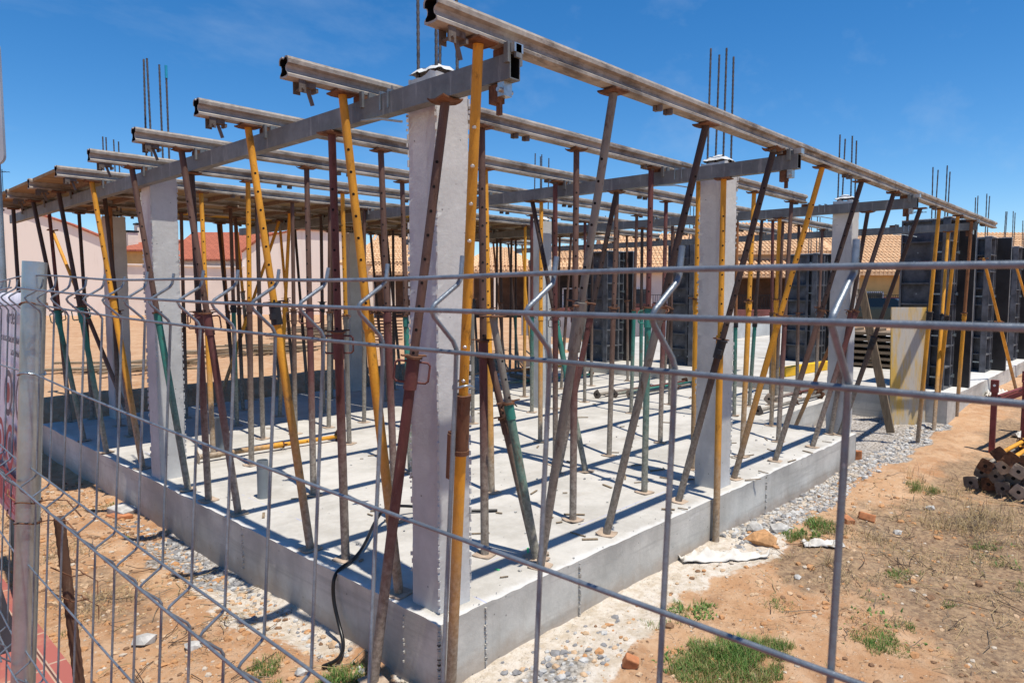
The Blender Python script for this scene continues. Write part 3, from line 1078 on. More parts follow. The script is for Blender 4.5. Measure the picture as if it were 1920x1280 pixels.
# base, top, collar fraction, upper colour, lower colour, collar type, holes, label
PROPS = [
((-0.158, 0.301, -0.335), (-0.02, -0.091, 2.352), 0.57, 'brown', 'maroon', 'dee', 1, 'leaning brown over maroon prop under the nearest crossbeam, first from its right'),
((0.033, -0.042, -0.335), (-0.159, -0.44, 2.478), 0.51, 'yellow', 'yellow', 'sleeve', 2, 'leaning yellow prop under the outermost right long beam, first from its left'),
((0.072, 0.395, 0.0), (-0.13, 0.525, 2.478), 0.57, 'yellow', 'yellow', 'pin', 1, 'yellow prop under the second long beam, first from its left'),
((0.138, 0.982, 0.0), (-0.02, 0.797, 2.352), 0.54, 'maroon', 'maroon', 'dee', 1, 'maroon prop under the nearest crossbeam, second from its right'),
((0.081, 1.27, 0.0), (-0.131, 1.49, 2.478), 0.57, 'yellow', 'yellow', 'blackband', 1, 'yellow prop under the third long beam, first from its left'),
((0.084, 2.222, 0.0), (-0.127, 2.455, 2.478), 0.54, 'brown', 'maroon', 'dee', 1, 'brown over maroon prop under the fourth long beam, first from its left'),
((0.08, 3.069, 0.0), (-0.121, 3.42, 2.478), 0.54, 'brown', 'teal', 'ring', 1, 'leaning brown over teal prop under the fifth long beam, first from its left'),
((0.072, 4.02, 0.0), (-0.127, 4.385, 2.478), 0.58, 'yellow', 'yellow', 'ring', 1, 'leaning yellow prop under the sixth long beam, first from its left'),
((0.05, 4.913, 0.0), (-0.141, 5.35, 2.478), 0.54, 'dark', 'teal', 'dee', 0, 'leaning dark brown over teal prop under the seventh long beam, first from its left'),
((0.06, 5.658, 0.0), (-0.141, 6.315, 2.478), 0.52, 'dark', 'teal', 'dee', 0, 'leaning dark brown over teal prop under the eighth long beam, first from its left'),
((0.745, 1.313, 0.0), (0.791, 1.49, 2.478), 0.56, 'brown', 'maroon', 'ring', 1, 'brown over maroon prop under the third long beam, second from its left'),
((0.676, 2.237, 0.0), (0.801, 2.455, 2.478), 0.55, 'brown', 'maroon', 'dee', 1, 'brown over maroon prop under the fourth long beam, second from its left'),
((0.773, 3.439, 0.0), (0.801, 3.42, 2.478), 0.57, 'yellow', 'brown', 'ring', 0, 'yellow over brown prop under the fifth long beam, second from its left'),
((0.678, 4.003, 0.0), (0.801, 4.385, 2.478), 0.53, 'yellow', 'yellow', 'ring', 1, 'leaning yellow prop under the sixth long beam, second from its left'),
((0.072, 2.679, 0.0), (-0.02, 2.568, 2.352), 0.57, 'dark', 'maroon', 'dee', 0, 'dark brown over maroon prop under the nearest crossbeam, third from its right'),
((1.857, 3.549, 0.0), (1.742, 3.42, 2.478), 0.51, 'yellow', 'grey', 'ring', 1, 'yellow over grey prop under the fifth long beam, third from its left'),
((1.731, 4.387, 0.0), (1.753, 4.385, 2.478), 0.52, 'brown', 'brown', 'dee', 0, 'brown prop under the sixth long beam, fourth from its left'),
((2.665, 5.352, 0.0), (2.681, 5.35, 2.478), 0.54, 'dark', 'brown', 'blackband', 0, 'dark brown over brown prop under the seventh long beam, sixth from its left'),
((1.598, 2.232, 0.0), (1.713, 2.455, 2.478), 0.52, 'brown', 'teal', 'ring', 1, 'brown over teal prop under the fourth long beam, third from its left'),
((2.625, 4.406, 0.0), (2.657, 4.385, 2.478), 0.51, 'brown', 'grey', 'ring', 0, 'brown over grey prop under the sixth long beam, sixth from its left'),
((4.521, 6.347, 0.0), (4.514, 6.315, 2.478), 0.51, 'dark', 'dark', 'ring', 0, 'dark brown prop under the eighth long beam, seventh from its left'),
((0.735, 0.446, -0.0), (0.794, 0.525, 2.478), 0.49, 'brown', 'maroon', 'ring', 1, 'brown over maroon prop under the second long beam, second from its left'),
((1.653, 1.308, 0.0), (1.77, 1.49, 2.478), 0.55, 'yellow', 'yellow', 'ring', 1, 'yellow prop under the third long beam, third from its left'),
((0.828, 0.097, 0.0), (0.725, -0.44, 2.478), 0.56, 'grey', 'grey', 'woodband', 0, 'leaning grey prop under the outermost right long beam, second from its left'),
((1.574, 0.455, 0.0), (1.674, 0.525, 2.478), 0.56, 'brown', 'maroon', 'ring', 1, 'brown over maroon prop under the second long beam, third from its left'),
((2.641, 1.497, 0.0), (2.611, 1.49, 2.478), 0.54, 'maroon', 'maroon', 'ring', 1, 'maroon prop under the third long beam, fourth from its left'),
((3.261, 2.215, 0.0), (3.541, 2.455, 2.478), 0.52, 'yellow', 'yellow', 'ring', 0, 'leaning yellow prop under the fourth long beam, fourth from its left'),
((2.64, 1.159, 0.0), (2.71, 1.842, 2.352), 0.55, 'dark', 'teal', 'ring', 0, 'leaning dark brown over teal prop under the second crossbeam, third from its right'),
((4.489, 3.425, 0.0), (4.471, 3.42, 2.478), 0.48, 'maroon', 'teal', 'ring', 0, 'maroon over teal prop under the fifth long beam, sixth from its left'),
((2.423, 1.287, 0.0), (2.71, 0.922, 2.352), 0.55, 'dark', 'maroon', 'ring', 0, 'leaning dark brown over maroon prop under the second crossbeam, second from its right'),
((3.254, 1.352, 0.0), (3.533, 1.49, 2.478), 0.54, 'brown', 'brown', 'ring', 0, 'brown prop under the third long beam, fifth from its left'),
((1.51, 0.133, 0.0), (1.625, -0.44, 2.478), 0.57, 'dark', 'grey', 'ring', 0, 'leaning dark brown over grey prop under the outermost right long beam, third from its left'),
((2.459, 0.458, 0.0), (2.594, 0.525, 2.478), 0.55, 'maroon', 'teal', 'dee', 1, 'maroon over teal prop under the second long beam, fourth from its left'),
((4.066, 1.295, 0.0), (4.428, 1.49, 2.478), 0.52, 'maroon', 'maroon', 'ring', 1, 'leaning maroon prop under the third long beam, sixth from its left'),
((5.313, 2.477, 0.0), (5.35, 2.455, 2.478), 0.51, 'brown', 'teal', 'ring', 0, 'brown over teal prop under the fourth long beam, fifth from its left'),
((5.697, 2.585, 0.0), (5.7, 2.6, 2.352), 0.53, 'dark', 'teal', 'ring', 0, 'dark brown over teal prop under the third crossbeam, fourth from its right'),
((3.349, 0.533, 0.0), (3.331, 0.525, 2.478), 0.58, 'yellow', 'yellow', 'ring', 1, 'yellow prop under the second long beam, fifth from its left'),
((2.653, -0.042, -0.335), (2.71, -0.011, 2.352), 0.56, 'yellow', 'yellow', 'pin', 1, 'yellow prop under the second crossbeam, first from its right'),
((2.435, 0.151, 0.0), (2.554, -0.44, 2.478), 0.46, 'dark', 'dark', 'blackband', 0, 'leaning dark brown prop under the outermost right long beam, fourth from its left'),
((3.306, 0.138, 0.0), (3.445, -0.44, 2.478), 0.53, 'yellow', 'yellow', 'ring', 1, 'leaning yellow prop under the outermost right long beam, fifth from its left'),
((4.126, 0.136, 0.0), (4.378, -0.44, 2.478), 0.54, 'dark', 'brown', 'ring', 0, 'leaning dark brown over brown prop under the outermost right long beam, sixth from its left'),
((4.936, 0.098, 0.0), (5.333, -0.44, 2.478), 0.53, 'dark', 'maroon', 'ring', 0, 'leaning dark brown over maroon prop under the outermost right long beam, seventh from its left'),
((5.703, 0.185, 0.0), (5.7, -0.107, 2.352), 0.55, 'dark', 'maroon', 'ring', 0, 'dark brown over maroon prop under the third crossbeam, second from its right'),
((5.741, 0.104, 0.0), (5.7, -0.586, 2.352), 0.43, 'dark', 'dark', 'blackband', 0, 'leaning dark brown prop under the third crossbeam, first from its right'),
((7.392, -0.269, -0.335), (7.147, -0.44, 2.478), 0.56, 'yellow', 'yellow', 'blackband', 0, 'yellow prop under the outermost right long beam, eighth from its left'),
((8.165, -0.274, -0.335), (9.0, -0.168, 2.352), 0.56, 'yellow', 'yellow', 'blackband', 0, 'leaning yellow prop under the farthest crossbeam, first from its right'),
((8.707, -0.176, -0.3), (8.122, -0.44, 2.478), 0.53, 'yellow', 'yellow', 'blackband', 0, 'leaning yellow prop under the outermost right long beam, ninth from its left'),
((9.11, -0.343, -0.335), (8.967, -0.44, 2.478), 0.55, 'rusty', 'yellow', 'ring', 0, 'rusty orange over yellow prop under the outermost right long beam, tenth from its left'),
((4.074, 0.427, 0.0), (4.408, 0.525, 2.478), 0.57, 'yellow', 'yellow', 'ring', 1, 'leaning yellow prop under the second long beam, sixth from its left'),
((4.944, 0.443, 0.0), (5.312, 0.525, 2.478), 0.50, 'brown', 'maroon', 'ring', 0, 'leaning brown over maroon prop under the second long beam, seventh from its left'),
((5.729, 0.847, 0.0), (5.7, 0.804, 2.352), 0.60, 'yellow', 'yellow', 'ring', 0, 'yellow prop under the third crossbeam, third from its right'),
((7.154, 1.454, 0.0), (7.14, 1.49, 2.478), 0.49, 'maroon', 'brown', 'ring', 0, 'maroon over brown prop under the third long beam, ninth from its left'),
((8.07, 1.452, 0.0), (8.044, 1.49, 2.478), 0.48, 'dark', 'brown', 'ring', 0, 'dark brown over brown prop under the third long beam, eleventh from its left'),
((8.522, 2.352, 0.0), (8.98, 2.455, 2.478), 0.47, 'brown', 'brown', 'ring', 0, 'leaning brown prop under the fourth long beam, ninth from its left'),
((8.53, 1.356, 0.0), (8.973, 1.49, 2.478), 0.51, 'brown', 'brown', 'ring', 0, 'leaning brown prop under the third long beam, twelfth from its left'),
((0.5, 6.97, 0.0), (0.533, 7.28, 2.478), 0.51, 'dark', 'dark', 'ring', 0, 'dark brown prop under the ninth long beam, third from its left'),
((0.262, 6.97, 0.0), (0.223, 7.28, 2.478), 0.51, 'maroon', 'dark', 'ring', 0, 'maroon over dark brown prop under the ninth long beam, second from its left'),
((-0.16, 6.97, 0.0), (-0.127, 7.28, 2.478), 0.51, 'dark', 'dark', 'ring', 0, 'dark brown prop under the ninth long beam, first from its left'),
((0.466, 5.535, 0.0), (0.252, 5.35, 2.478), 0.52, 'dark', 'maroon', 'ring', 0, 'dark brown over maroon prop under the seventh long beam, second from its left'),
((2.267, 6.97, 0.0), (2.233, 7.28, 2.478), 0.46, 'dark', 'dark', 'ring', 0, 'dark brown prop under the ninth long beam, fifth from its left'),
((2.255, 6.97, 0.0), (2.271, 7.28, 2.478), 0.49, 'rusty', 'brown', 'ring', 0, 'rusty orange over brown prop under the ninth long beam, sixth from its left'),
((2.518, 6.97, 0.0), (2.492, 7.28, 2.478), 0.60, 'yellow', 'grey', 'ring', 0, 'yellow over grey prop under the ninth long beam, seventh from its left'),
((1.964, 6.852, 0.0), (2.637, 6.315, 2.478), 0.47, 'yellow', 'yellow', 'ring', 0, 'leaning yellow prop under the eighth long beam, fifth from its left'),
((3.165, 6.97, 0.0), (3.161, 7.28, 2.478), 0.56, 'yellow', 'brown', 'ring', 0, 'yellow over brown prop under the ninth long beam, ninth from its left'),
((2.94, 6.97, 0.0), (2.95, 7.28, 2.478), 0.55, 'grey', 'dark', 'ring', 0, 'grey over dark brown prop under the ninth long beam, eighth from its left'),
((3.381, 6.97, 0.0), (3.404, 7.28, 2.478), 0.48, 'dark', 'dark', 'ring', 0, 'dark brown prop under the ninth long beam, tenth from its left'),
((0.665, 6.083, 0.0), (0.387, 7.88, 2.3), 0.63, 'yellow', 'brown', 'ring', 0, 'leaning yellow over brown prop slanting as a brace behind the left props'),
((6.795, 6.344, 0.0), (6.791, 6.315, 2.478), 0.45, 'dark', 'teal', 'ring', 0, 'dark brown over teal prop under the eighth long beam, tenth from its left'),
((8.071, 6.97, 0.0), (8.09, 7.28, 2.478), 0.43, 'dark', 'dark', 'ring', 0, 'dark brown prop under the ninth long beam, nineteenth from its left'),
((7.147, 6.34, 0.0), (7.163, 6.315, 2.478), 0.45, 'dark', 'brown', 'ring', 0, 'dark brown over brown prop under the eighth long beam, eleventh from its left'),
((7.311, 6.345, 0.0), (7.277, 6.315, 2.478), 0.45, 'dark', 'teal', 'ring', 0, 'dark brown over teal prop under the eighth long beam, twelfth from its left'),
((5.389, 4.376, 0.0), (5.414, 4.385, 2.478), 0.48, 'yellow', 'yellow', 'ring', 0, 'yellow prop under the sixth long beam, ninth from its left'),
((8.471, 6.97, 0.0), (8.502, 7.28, 2.478), 0.43, 'yellow', 'yellow', 'ring', 0, 'yellow prop under the ninth long beam, twentieth from its left'),
((7.676, 6.97, 0.0), (7.665, 7.28, 2.478), 0.43, 'rusty', 'brown', 'ring', 0, 'rusty orange over brown prop under the ninth long beam, eighteenth from its left'),
((4.464, 6.97, 0.0), (4.488, 7.28, 2.478), 0.47, 'dark', 'brown', 'ring', 0, 'dark brown over brown prop under the ninth long beam, twelfth from its left'),
((4.786, 6.97, 0.0), (4.78, 7.28, 2.478), 0.46, 'dark', 'brown', 'ring', 0, 'dark brown over brown prop under the ninth long beam, thirteenth from its left'),
((4.948, 6.97, 0.0), (4.963, 7.28, 2.478), 0.46, 'brown', 'dark', 'ring', 0, 'brown over dark brown prop under the ninth long beam, fourteenth from its left'),
((5.139, 6.97, 0.0), (5.105, 7.28, 2.478), 0.46, 'dark', 'dark', 'ring', 0, 'dark brown prop under the ninth long beam, fifteenth from its left'),
((3.958, 6.97, 0.0), (3.994, 7.28, 2.478), 0.54, 'brown', 'brown', 'ring', 0, 'brown prop under the ninth long beam, eleventh from its left'),
((7.022, 4.382, 0.0), (7.022, 4.385, 2.478), 0.47, 'dark', 'brown', 'ring', 0, 'dark brown over brown prop under the sixth long beam, twelfth from its left'),
((12.175, 6.97, 0.0), (12.173, 7.28, 2.478), 0.39, 'yellow', 'yellow', 'ring', 0, 'yellow prop under the ninth long beam, twenty first from its left'),
((6.046, 1.449, 0.0), (6.087, 1.49, 2.478), 0.47, 'rusty', 'teal', 'blackband', 0, 'rusty orange over teal prop under the third long beam, seventh from its left'),
((6.872, 1.63, 0.0), (6.801, 1.49, 2.478), 0.46, 'dark', 'teal', 'blackband', 0, 'dark brown over teal prop under the third long beam, eighth from its left'),
((7.447, 1.503, 0.0), (7.472, 1.49, 2.478), 0.47, 'brown', 'brown', 'blackband', 0, 'brown prop under the third long beam, tenth from its left'),
((6.252, 2.477, 0.0), (6.209, 2.455, 2.478), 0.51, 'brown', 'dark', 'ring', 0, 'brown over dark brown prop under the fourth long beam, sixth from its left'),
((6.966, 2.514, 0.0), (7.095, 2.455, 2.478), 0.50, 'rusty', 'grey', 'dee', 0, 'rusty orange over grey prop under the fourth long beam, seventh from its left'),
((7.784, 2.537, 0.0), (7.886, 2.455, 2.478), 0.50, 'yellow', 'yellow', 'ring', 0, 'yellow prop under the fourth long beam, eighth from its left'),
((2.697, 3.471, 0.0), (2.685, 3.42, 2.478), 0.47, 'dark', 'dark', 'dee', 0, 'dark brown prop under the fifth long beam, fourth from its left'),
((3.455, 3.43, 0.0), (3.451, 3.42, 2.478), 0.56, 'rusty', 'grey', 'blackband', 0, 'rusty orange over grey prop under the fifth long beam, fifth from its left'),
((4.915, 3.384, 0.0), (4.882, 3.42, 2.478), 0.46, 'dark', 'dark', 'dee', 0, 'dark brown prop under the fifth long beam, seventh from its left'),
((5.609, 3.438, 0.0), (5.558, 3.42, 2.478), 0.55, 'maroon', 'grey', 'ring', 0, 'maroon over grey prop under the fifth long beam, eighth from its left'),
((6.296, 3.493, 0.0), (6.352, 3.42, 2.478), 0.52, 'brown', 'brown', 'dee', 0, 'brown prop under the fifth long beam, ninth from its left'),
((7.156, 3.388, 0.0), (7.129, 3.42, 2.478), 0.49, 'brown', 'dark', 'dee', 0, 'brown over dark brown prop under the fifth long beam, tenth from its left'),
((7.746, 3.464, 0.0), (7.896, 3.42, 2.478), 0.49, 'dark', 'dark', 'blackband', 0, 'dark brown prop under the fifth long beam, eleventh from its left'),
((1.371, 4.408, 0.0), (1.359, 4.385, 2.478), 0.55, 'dark', 'dark', 'ring', 0, 'dark brown prop under the sixth long beam, third from its left'),
((2.168, 4.432, 0.0), (2.205, 4.385, 2.478), 0.51, 'brown', 'grey', 'ring', 0, 'brown over grey prop under the sixth long beam, fifth from its left'),
((3.519, 4.367, 0.0), (3.579, 4.385, 2.478), 0.49, 'yellow', 'yellow', 'ring', 0, 'yellow prop under the sixth long beam, seventh from its left'),
((4.29, 4.527, 0.0), (4.342, 4.385, 2.478), 0.49, 'dark', 'dark', 'blackband', 0, 'dark brown prop under the sixth long beam, eighth from its left'),
((5.914, 4.453, 0.0), (5.851, 4.385, 2.478), 0.47, 'dark', 'dark', 'blackband', 0, 'dark brown prop under the sixth long beam, tenth from its left'),
((6.411, 4.516, 0.0), (6.482, 4.385, 2.478), 0.48, 'brown', 'brown', 'ring', 0, 'brown prop under the sixth long beam, eleventh from its left'),
((7.954, 4.302, 0.0), (7.996, 4.385, 2.478), 0.54, 'brown', 'brown', 'ring', 0, 'brown prop under the sixth long beam, thirteenth from its left'),
((0.795, 5.312, 0.0), (0.817, 5.35, 2.478), 0.46, 'dark', 'dark', 'blackband', 0, 'dark brown prop under the seventh long beam, third from its left'),
((1.51, 5.302, 0.0), (1.528, 5.35, 2.478), 0.55, 'brown', 'teal', 'blackband', 0, 'brown over teal prop under the seventh long beam, fourth from its left'),
((2.133, 5.486, 0.0), (2.256, 5.35, 2.478), 0.55, 'yellow', 'yellow', 'dee', 0, 'yellow prop under the seventh long beam, fifth from its left'),
((3.768, 5.499, 0.0), (3.609, 5.35, 2.478), 0.52, 'rusty', 'brown', 'blackband', 0, 'rusty orange over brown prop under the seventh long beam, seventh from its left'),
((4.454, 5.396, 0.0), (4.407, 5.35, 2.478), 0.54, 'brown', 'brown', 'blackband', 0, 'brown prop under the seventh long beam, eighth from its left'),
((5.275, 5.335, 0.0), (5.265, 5.35, 2.478), 0.55, 'yellow', 'grey', 'ring', 0, 'yellow over grey prop under the seventh long beam, ninth from its left'),
((5.904, 5.317, 0.0), (5.886, 5.35, 2.478), 0.53, 'dark', 'brown', 'ring', 0, 'dark brown over brown prop under the seventh long beam, tenth from its left'),
((6.671, 5.327, 0.0), (6.645, 5.35, 2.478), 0.51, 'dark', 'brown', 'dee', 0, 'dark brown over brown prop under the seventh long beam, eleventh from its left'),
((7.355, 5.397, 0.0), (7.367, 5.35, 2.478), 0.52, 'brown', 'brown', 'ring', 0, 'brown prop under the seventh long beam, twelfth from its left'),
((8.053, 5.35, 0.0), (8.086, 5.35, 2.478), 0.52, 'brown', 'teal', 'blackband', 0, 'brown over teal prop under the seventh long beam, thirteenth from its left'),
((0.573, 6.257, 0.0), (0.589, 6.315, 2.478), 0.55, 'rusty', 'dark', 'ring', 0, 'rusty orange over dark brown prop under the eighth long beam, second from its left'),
((1.301, 6.216, 0.0), (1.363, 6.315, 2.478), 0.49, 'brown', 'dark', 'dee', 0, 'brown over dark brown prop under the eighth long beam, third from its left'),
((2.039, 6.267, 0.0), (2.031, 6.315, 2.478), 0.52, 'brown', 'dark', 'ring', 0, 'brown over dark brown prop under the eighth long beam, fourth from its left'),
((3.399, 6.34, 0.0), (3.442, 6.315, 2.478), 0.52, 'brown', 'brown', 'ring', 0, 'brown prop under the eighth long beam, sixth from its left'),
((5.136, 6.351, 0.0), (5.136, 6.315, 2.478), 0.52, 'yellow', 'dark', 'blackband', 0, 'yellow over dark brown prop under the eighth long beam, eighth from its left'),
((5.892, 6.295, 0.0), (5.867, 6.315, 2.478), 0.53, 'dark', 'grey', 'dee', 0, 'dark brown over grey prop under the eighth long beam, ninth from its left'),
((8.193, 6.27, 0.0), (8.089, 6.315, 2.478), 0.47, 'brown', 'brown', 'ring', 0, 'brown prop under the eighth long beam, thirteenth from its left'),
((1.498, 6.97, 0.0), (1.526, 7.28, 2.478), 0.47, 'dark', 'grey', 'blackband', 0, 'dark brown over grey prop under the ninth long beam, fourth from its left'),
((6.216, 6.97, 0.0), (6.176, 7.28, 2.478), 0.50, 'dark', 'dark', 'ring', 0, 'dark brown prop under the ninth long beam, sixteenth from its left'),
((6.95, 6.97, 0.0), (7.052, 7.28, 2.478), 0.52, 'dark', 'dark', 'ring', 0, 'leaning dark brown prop under the ninth long beam, seventeenth from its left'),
]

# ------------------------------------------------------------------ PROPS
def plate_mesh(name, w, mats, lift=0.006, seed=0):
    r = random.Random(seed)
    mb = MB()
    n = 5
    xs = np.linspace(-w / 2, w / 2, n)
    top = []; bot = []
    for i, x in enumerate(xs):
        for j, y in enumerate(xs):
            cx = abs(x) / (w / 2); cy = abs(y) / (w / 2)
            k = 0.93 if (cx > .99 and cy > .99) else 1
            z = lift * (cx * cy) ** 1.5 + r.uniform(-.001, .001)
            top.append((x * k, y * k, z + .007)); bot.append((x * k, y * k, z))
    fs = []; m_ = len(top)
    for i in range(n - 1):
        for j in range(n - 1):
            a, b_, c_, d = i * n + j, (i + 1) * n + j, (i + 1) * n + j + 1, i * n + j + 1
            fs.append((a, b_, c_, d)); fs.append((m_ + d, m_ + c_, m_ + b_, m_ + a))
    ed = [i * n for i in range(n)] + [(n - 1) * n + j for j in range(1, n)] + [i * n + n - 1 for i in range(n - 2, -1, -1)] + [j for j in range(n - 2, 0, -1)]
    for a, b_ in zip(ed, ed[1:] + ed[:1]):
        fs.append((b_, a, m_ + a, m_ + b_))
    mb.add(top + bot, fs)
    return mb.mesh(name, mats)


PLATES = [plate_mesh('plate', .118, ['rust_plate'], lf, s) for s, lf in ((1, .004), (2, .009), (3, .002))]
PLATES_L = [plate_mesh('plate', .118, ['rust_plate'], .006, 7), plate_mesh('plate', .118, ['rust'], .003, 8)] + [plate_mesh('plate', .118, ['bracket_steel'], lf, s) for s, lf in ((1, .004), (2, .012))]
PLATES_D = [plate_mesh('plate', .118, ['rust'], lf, s) for s, lf in ((1, .004), (2, .012))]


def wing(mb, c, r, ang, mi):
    """flat bar handle through the nut"""
    d = Vector((math.cos(ang), math.sin(ang), 0))
    mb.bar(Vector(c) - d * r, Vector(c) + d * r, .018, .007, mi)


def dloop(mb, c, ang, mi, w=.050, h=.095, r=.0055, off=.028):
    d = Vector((math.cos(ang), math.sin(ang), 0)); c = Vector(c)
    up = Vector((0, 0, 1))
    k = .012
    pts = [c + d * off + up * h / 2, c + d * (off + w - k) + up * h / 2, c + d * (off + w) + up * (h / 2 - k), c + d * (off + w) - up * (h / 2 - k), c + d * (off + w - k) - up * h / 2, c + d * off - up * h / 2]
    mb.tube(pts, r, 7, mi)


def build_prop(i, base, top, ct, U, L, style, holes, label, cat='prop', group='steel props holding up the beams', lying=False):
    r = random.Random(100 + i)
    base, top = Vector(base), Vector(top)
    axis = top - base; H = axis.length
    q = Vector((0, 0, 1)).rotation_difference(axis.normalized())
    t = bpy.data.objects.new('steel_prop', None); COL.objects.link(t)
    t.empty_display_size = .1
    t.location = base; t.rotation_mode = 'QUATERNION'; t.rotation_quaternion = q
    tag(t, label, cat, group)
    near = H * 0 + (base - CAM_POS).length < 7.5
    n = 18 if near else 10
    ro, ri = .0242, .0203
    zc = H * ct
    # lower, outer tube
    mb = MB(); mb.tube([(0, 0, .006), (0, 0, zc * .5), (0, 0, zc)], ro, n)
    mb.build('outer_tube', ['prop_%s_dirty' % L], t)
    # upper, inner tube with its pin holes
    mb = MB(); mb.tube([(0, 0, zc - .02), (0, 0, (zc + H) / 2), (0, 0, H - .006)], ri, n)
    rustz = r.random() < .35
    face = Vector((-0.725, -0.685, 0)); face = q.inverted() @ face; face.z = 0; face.normalize()
    a0 = math.atan2(face.y, face.x) + r.uniform(-.6, .6) * (1 if holes != 2 else .1)
    if near or holes:
        z = zc + .07
        step = .105 if holes != 2 else .145
        while z < H - .25:
            for s in (0, math.pi):
                d = Vector((math.cos(a0 + s), math.sin(a0 + s), 0))
                p = d * (ri - .001) + Vector((0, 0, z))
                if holes == 2:
                    mb.cyl(p, p + d * .006, .0085, 8, 2, True, .005)
                else:
                    mb.cyl(p, p + d * .0013, .0068, 9, 1)
            z += step
    mb.build('inner_tube', ['prop_' + U, 'hole_black', 'bolt_steel'], t)
    # collar
    rightdir = q.inverted() @ RIGHT; rightdir.z = 0
    ar = math.atan2(rightdir.y, rightdir.x) + (r.uniform(-.25, .25) if style == 'dee' else r.uniform(-1.2, 1.2))
    mb = MB(); mats = ['prop_' + L, 'rust', 'black_steel', 'post_zinc']
    hd = MB(); handle = True
    if style == 'dee':
        mb.cyl((0, 0, zc - .10), (0, 0, zc + .05), .0305, n, 0); mb.cyl((0, 0, zc + .044), (0, 0, zc + .054), .040, n, 1)
        dloop(hd, (0, 0, zc - .02), ar, 0); dloop(hd, (0, 0, zc - .02), ar + math.pi, 0)
        wing(hd, (0, 0, zc + .055), .062, ar + .5, 1)
    elif style == 'blackband':
        mb.cyl((0, 0, zc - .07), (0, 0, zc + .06), .0325, n, 2); mb.cyl((0, 0, zc + .05), (0, 0, zc + .062), .040, n, 2)
        mb.box((-.030, -.02, zc - .02), (.03, .03, .035), 2)
        wing(hd, (0, 0, zc + .066), .060, ar, 1)
    elif style == 'pin':
        mb.cyl((0, 0, zc - .06), (0, 0, zc + .05), .0295, n, 0)
        hd.tube([Vector((0, 0, zc + .02)) + Vector((math.cos(ar + a), math.sin(ar + a), .1 * a)) * .048 for a in np.linspace(-.3, 2.6, 9)], .005, 6, 1)
        wing(hd, (0, 0, zc + .03), .055, ar, 1)
    elif style == 'sleeve':
        mb.cyl((0, 0, zc - .24), (0, 0, zc - .02), .0315, n, 1); mb.cyl((0, 0, zc - .02), (0, 0, zc + .005), .034, n, 1)
        mb.cyl((0, 0, zc - .26), (0, 0, zc - .24), .036, n, 1)
        mb.box((-.045, .01, zc - .16), (.03, .022, .022), 1); mb.box((-.058, .01, zc - .26), (.012, .02, .20), 1)
        hd.tube([Vector((0, 0, zc + .045)) + Vector((math.cos(ar + a), math.sin(ar + a), .0)) * .044 + Vector((0, 0, .012 * math.sin(a * 2))) for a in np.linspace(.5, 5.0, 14)], .0055, 7, 3)
    elif style == 'woodband':
        mb.cyl((0, 0, zc - .16), (0, 0, zc + .10), .033, n, 0); wing(hd, (0, 0, zc + .10), .075, ar, 1); wing(hd, (0, 0, zc + .085), .07, ar + 1.2, 1)
    else:
        mb.cyl((0, 0, zc - .055), (0, 0, zc + .04), .0285, n, 0); mb.cyl((0, 0, zc + .03), (0, 0, zc + .042), .036, n, 1)
        wing(hd, (0, 0, zc + .046), .068, ar, 1)
        if r.random() < .6:
            hd.tube([Vector((0, 0, zc + .01)) + Vector((math.cos(ar + a), math.sin(ar + a), 0)) * .045 + Vector((0, 0, .02 * math.sin(a))) for a in np.linspace(0, 3.6, 10)], .004, 6, 1)
    c_ = mb.build('collar', mats, t)
    hd.build('handle', mats, c_)
    ident = Quaternion()
    o = link('base_plate', r.choice(PLATES if not lying else PLATES_L), t)
    o.rotation_mode = 'QUATERNION'; o.rotation_quaternion = Quaternion((0, 0, 1), r.uniform(0, 1.5)) if lying else (ident.slerp(q.inverted(), .55) @ Quaternion((0, 0, 1), r.uniform(-.4, .4)))
    if lying:
        hq = MB(); hq.cyl((0, 0, -.0006), (0, 0, .001), .017, 12); hq.build('plate_hole', ['hole_black'], o)
    o = link('top_plate', r.choice(PLATES_D), t, (0, 0, H - .007))
    o.rotation_mode = 'QUATERNION'; o.rotation_quaternion = Quaternion((0, 0, 1), r.uniform(0, 1.5)) if lying else (ident.slerp(q.inverted(), .95) @ Quaternion((0, 0, 1), r.uniform(-.2, .2)))
    return t


for i, p in enumerate(PROPS):
    build_prop(i, *p)

# two short props resting against the maroon prop behind the corner column
build_prop(400, (0.885, 0.172, .003), (0.735, 0.38, 1.40), .62, 'grey', 'teal', 'ring', 0, 'closed teal prop leaning on the maroon prop behind the corner column', 'prop', 'loose props leaning about')
build_prop(401, (0.925, 0.215, .003), (0.80, 0.47, 1.16), .66, 'brown', 'brown', 'ring', 0, 'closed brown prop leaning just behind the teal one', 'prop', 'loose props leaning about')
build_prop(402, (6.75, 1.0, -.28), (6.2, .35, 1.02), .5, 'rusty', 'yellow', 'ring', 0, 'short rusty brace standing in the gap right of the far corner column', 'prop', 'loose props leaning about')
# braces of the moulds
build_prop(403, (12.3, -.62, -.17), (10.15, -.40, 2.02), .55, 'yellow', 'yellow', 'ring', 0, 'orange brace sloping down to the right from the nearest black mould', 'brace', 'braces of the black moulds')
build_prop(404, (15.4, -.75, -.13), (13.0, -.42, 2.0), .55, 'yellow', 'yellow', 'ring', 0, 'orange brace sloping down from the second black mould', 'brace', 'braces of the black moulds')

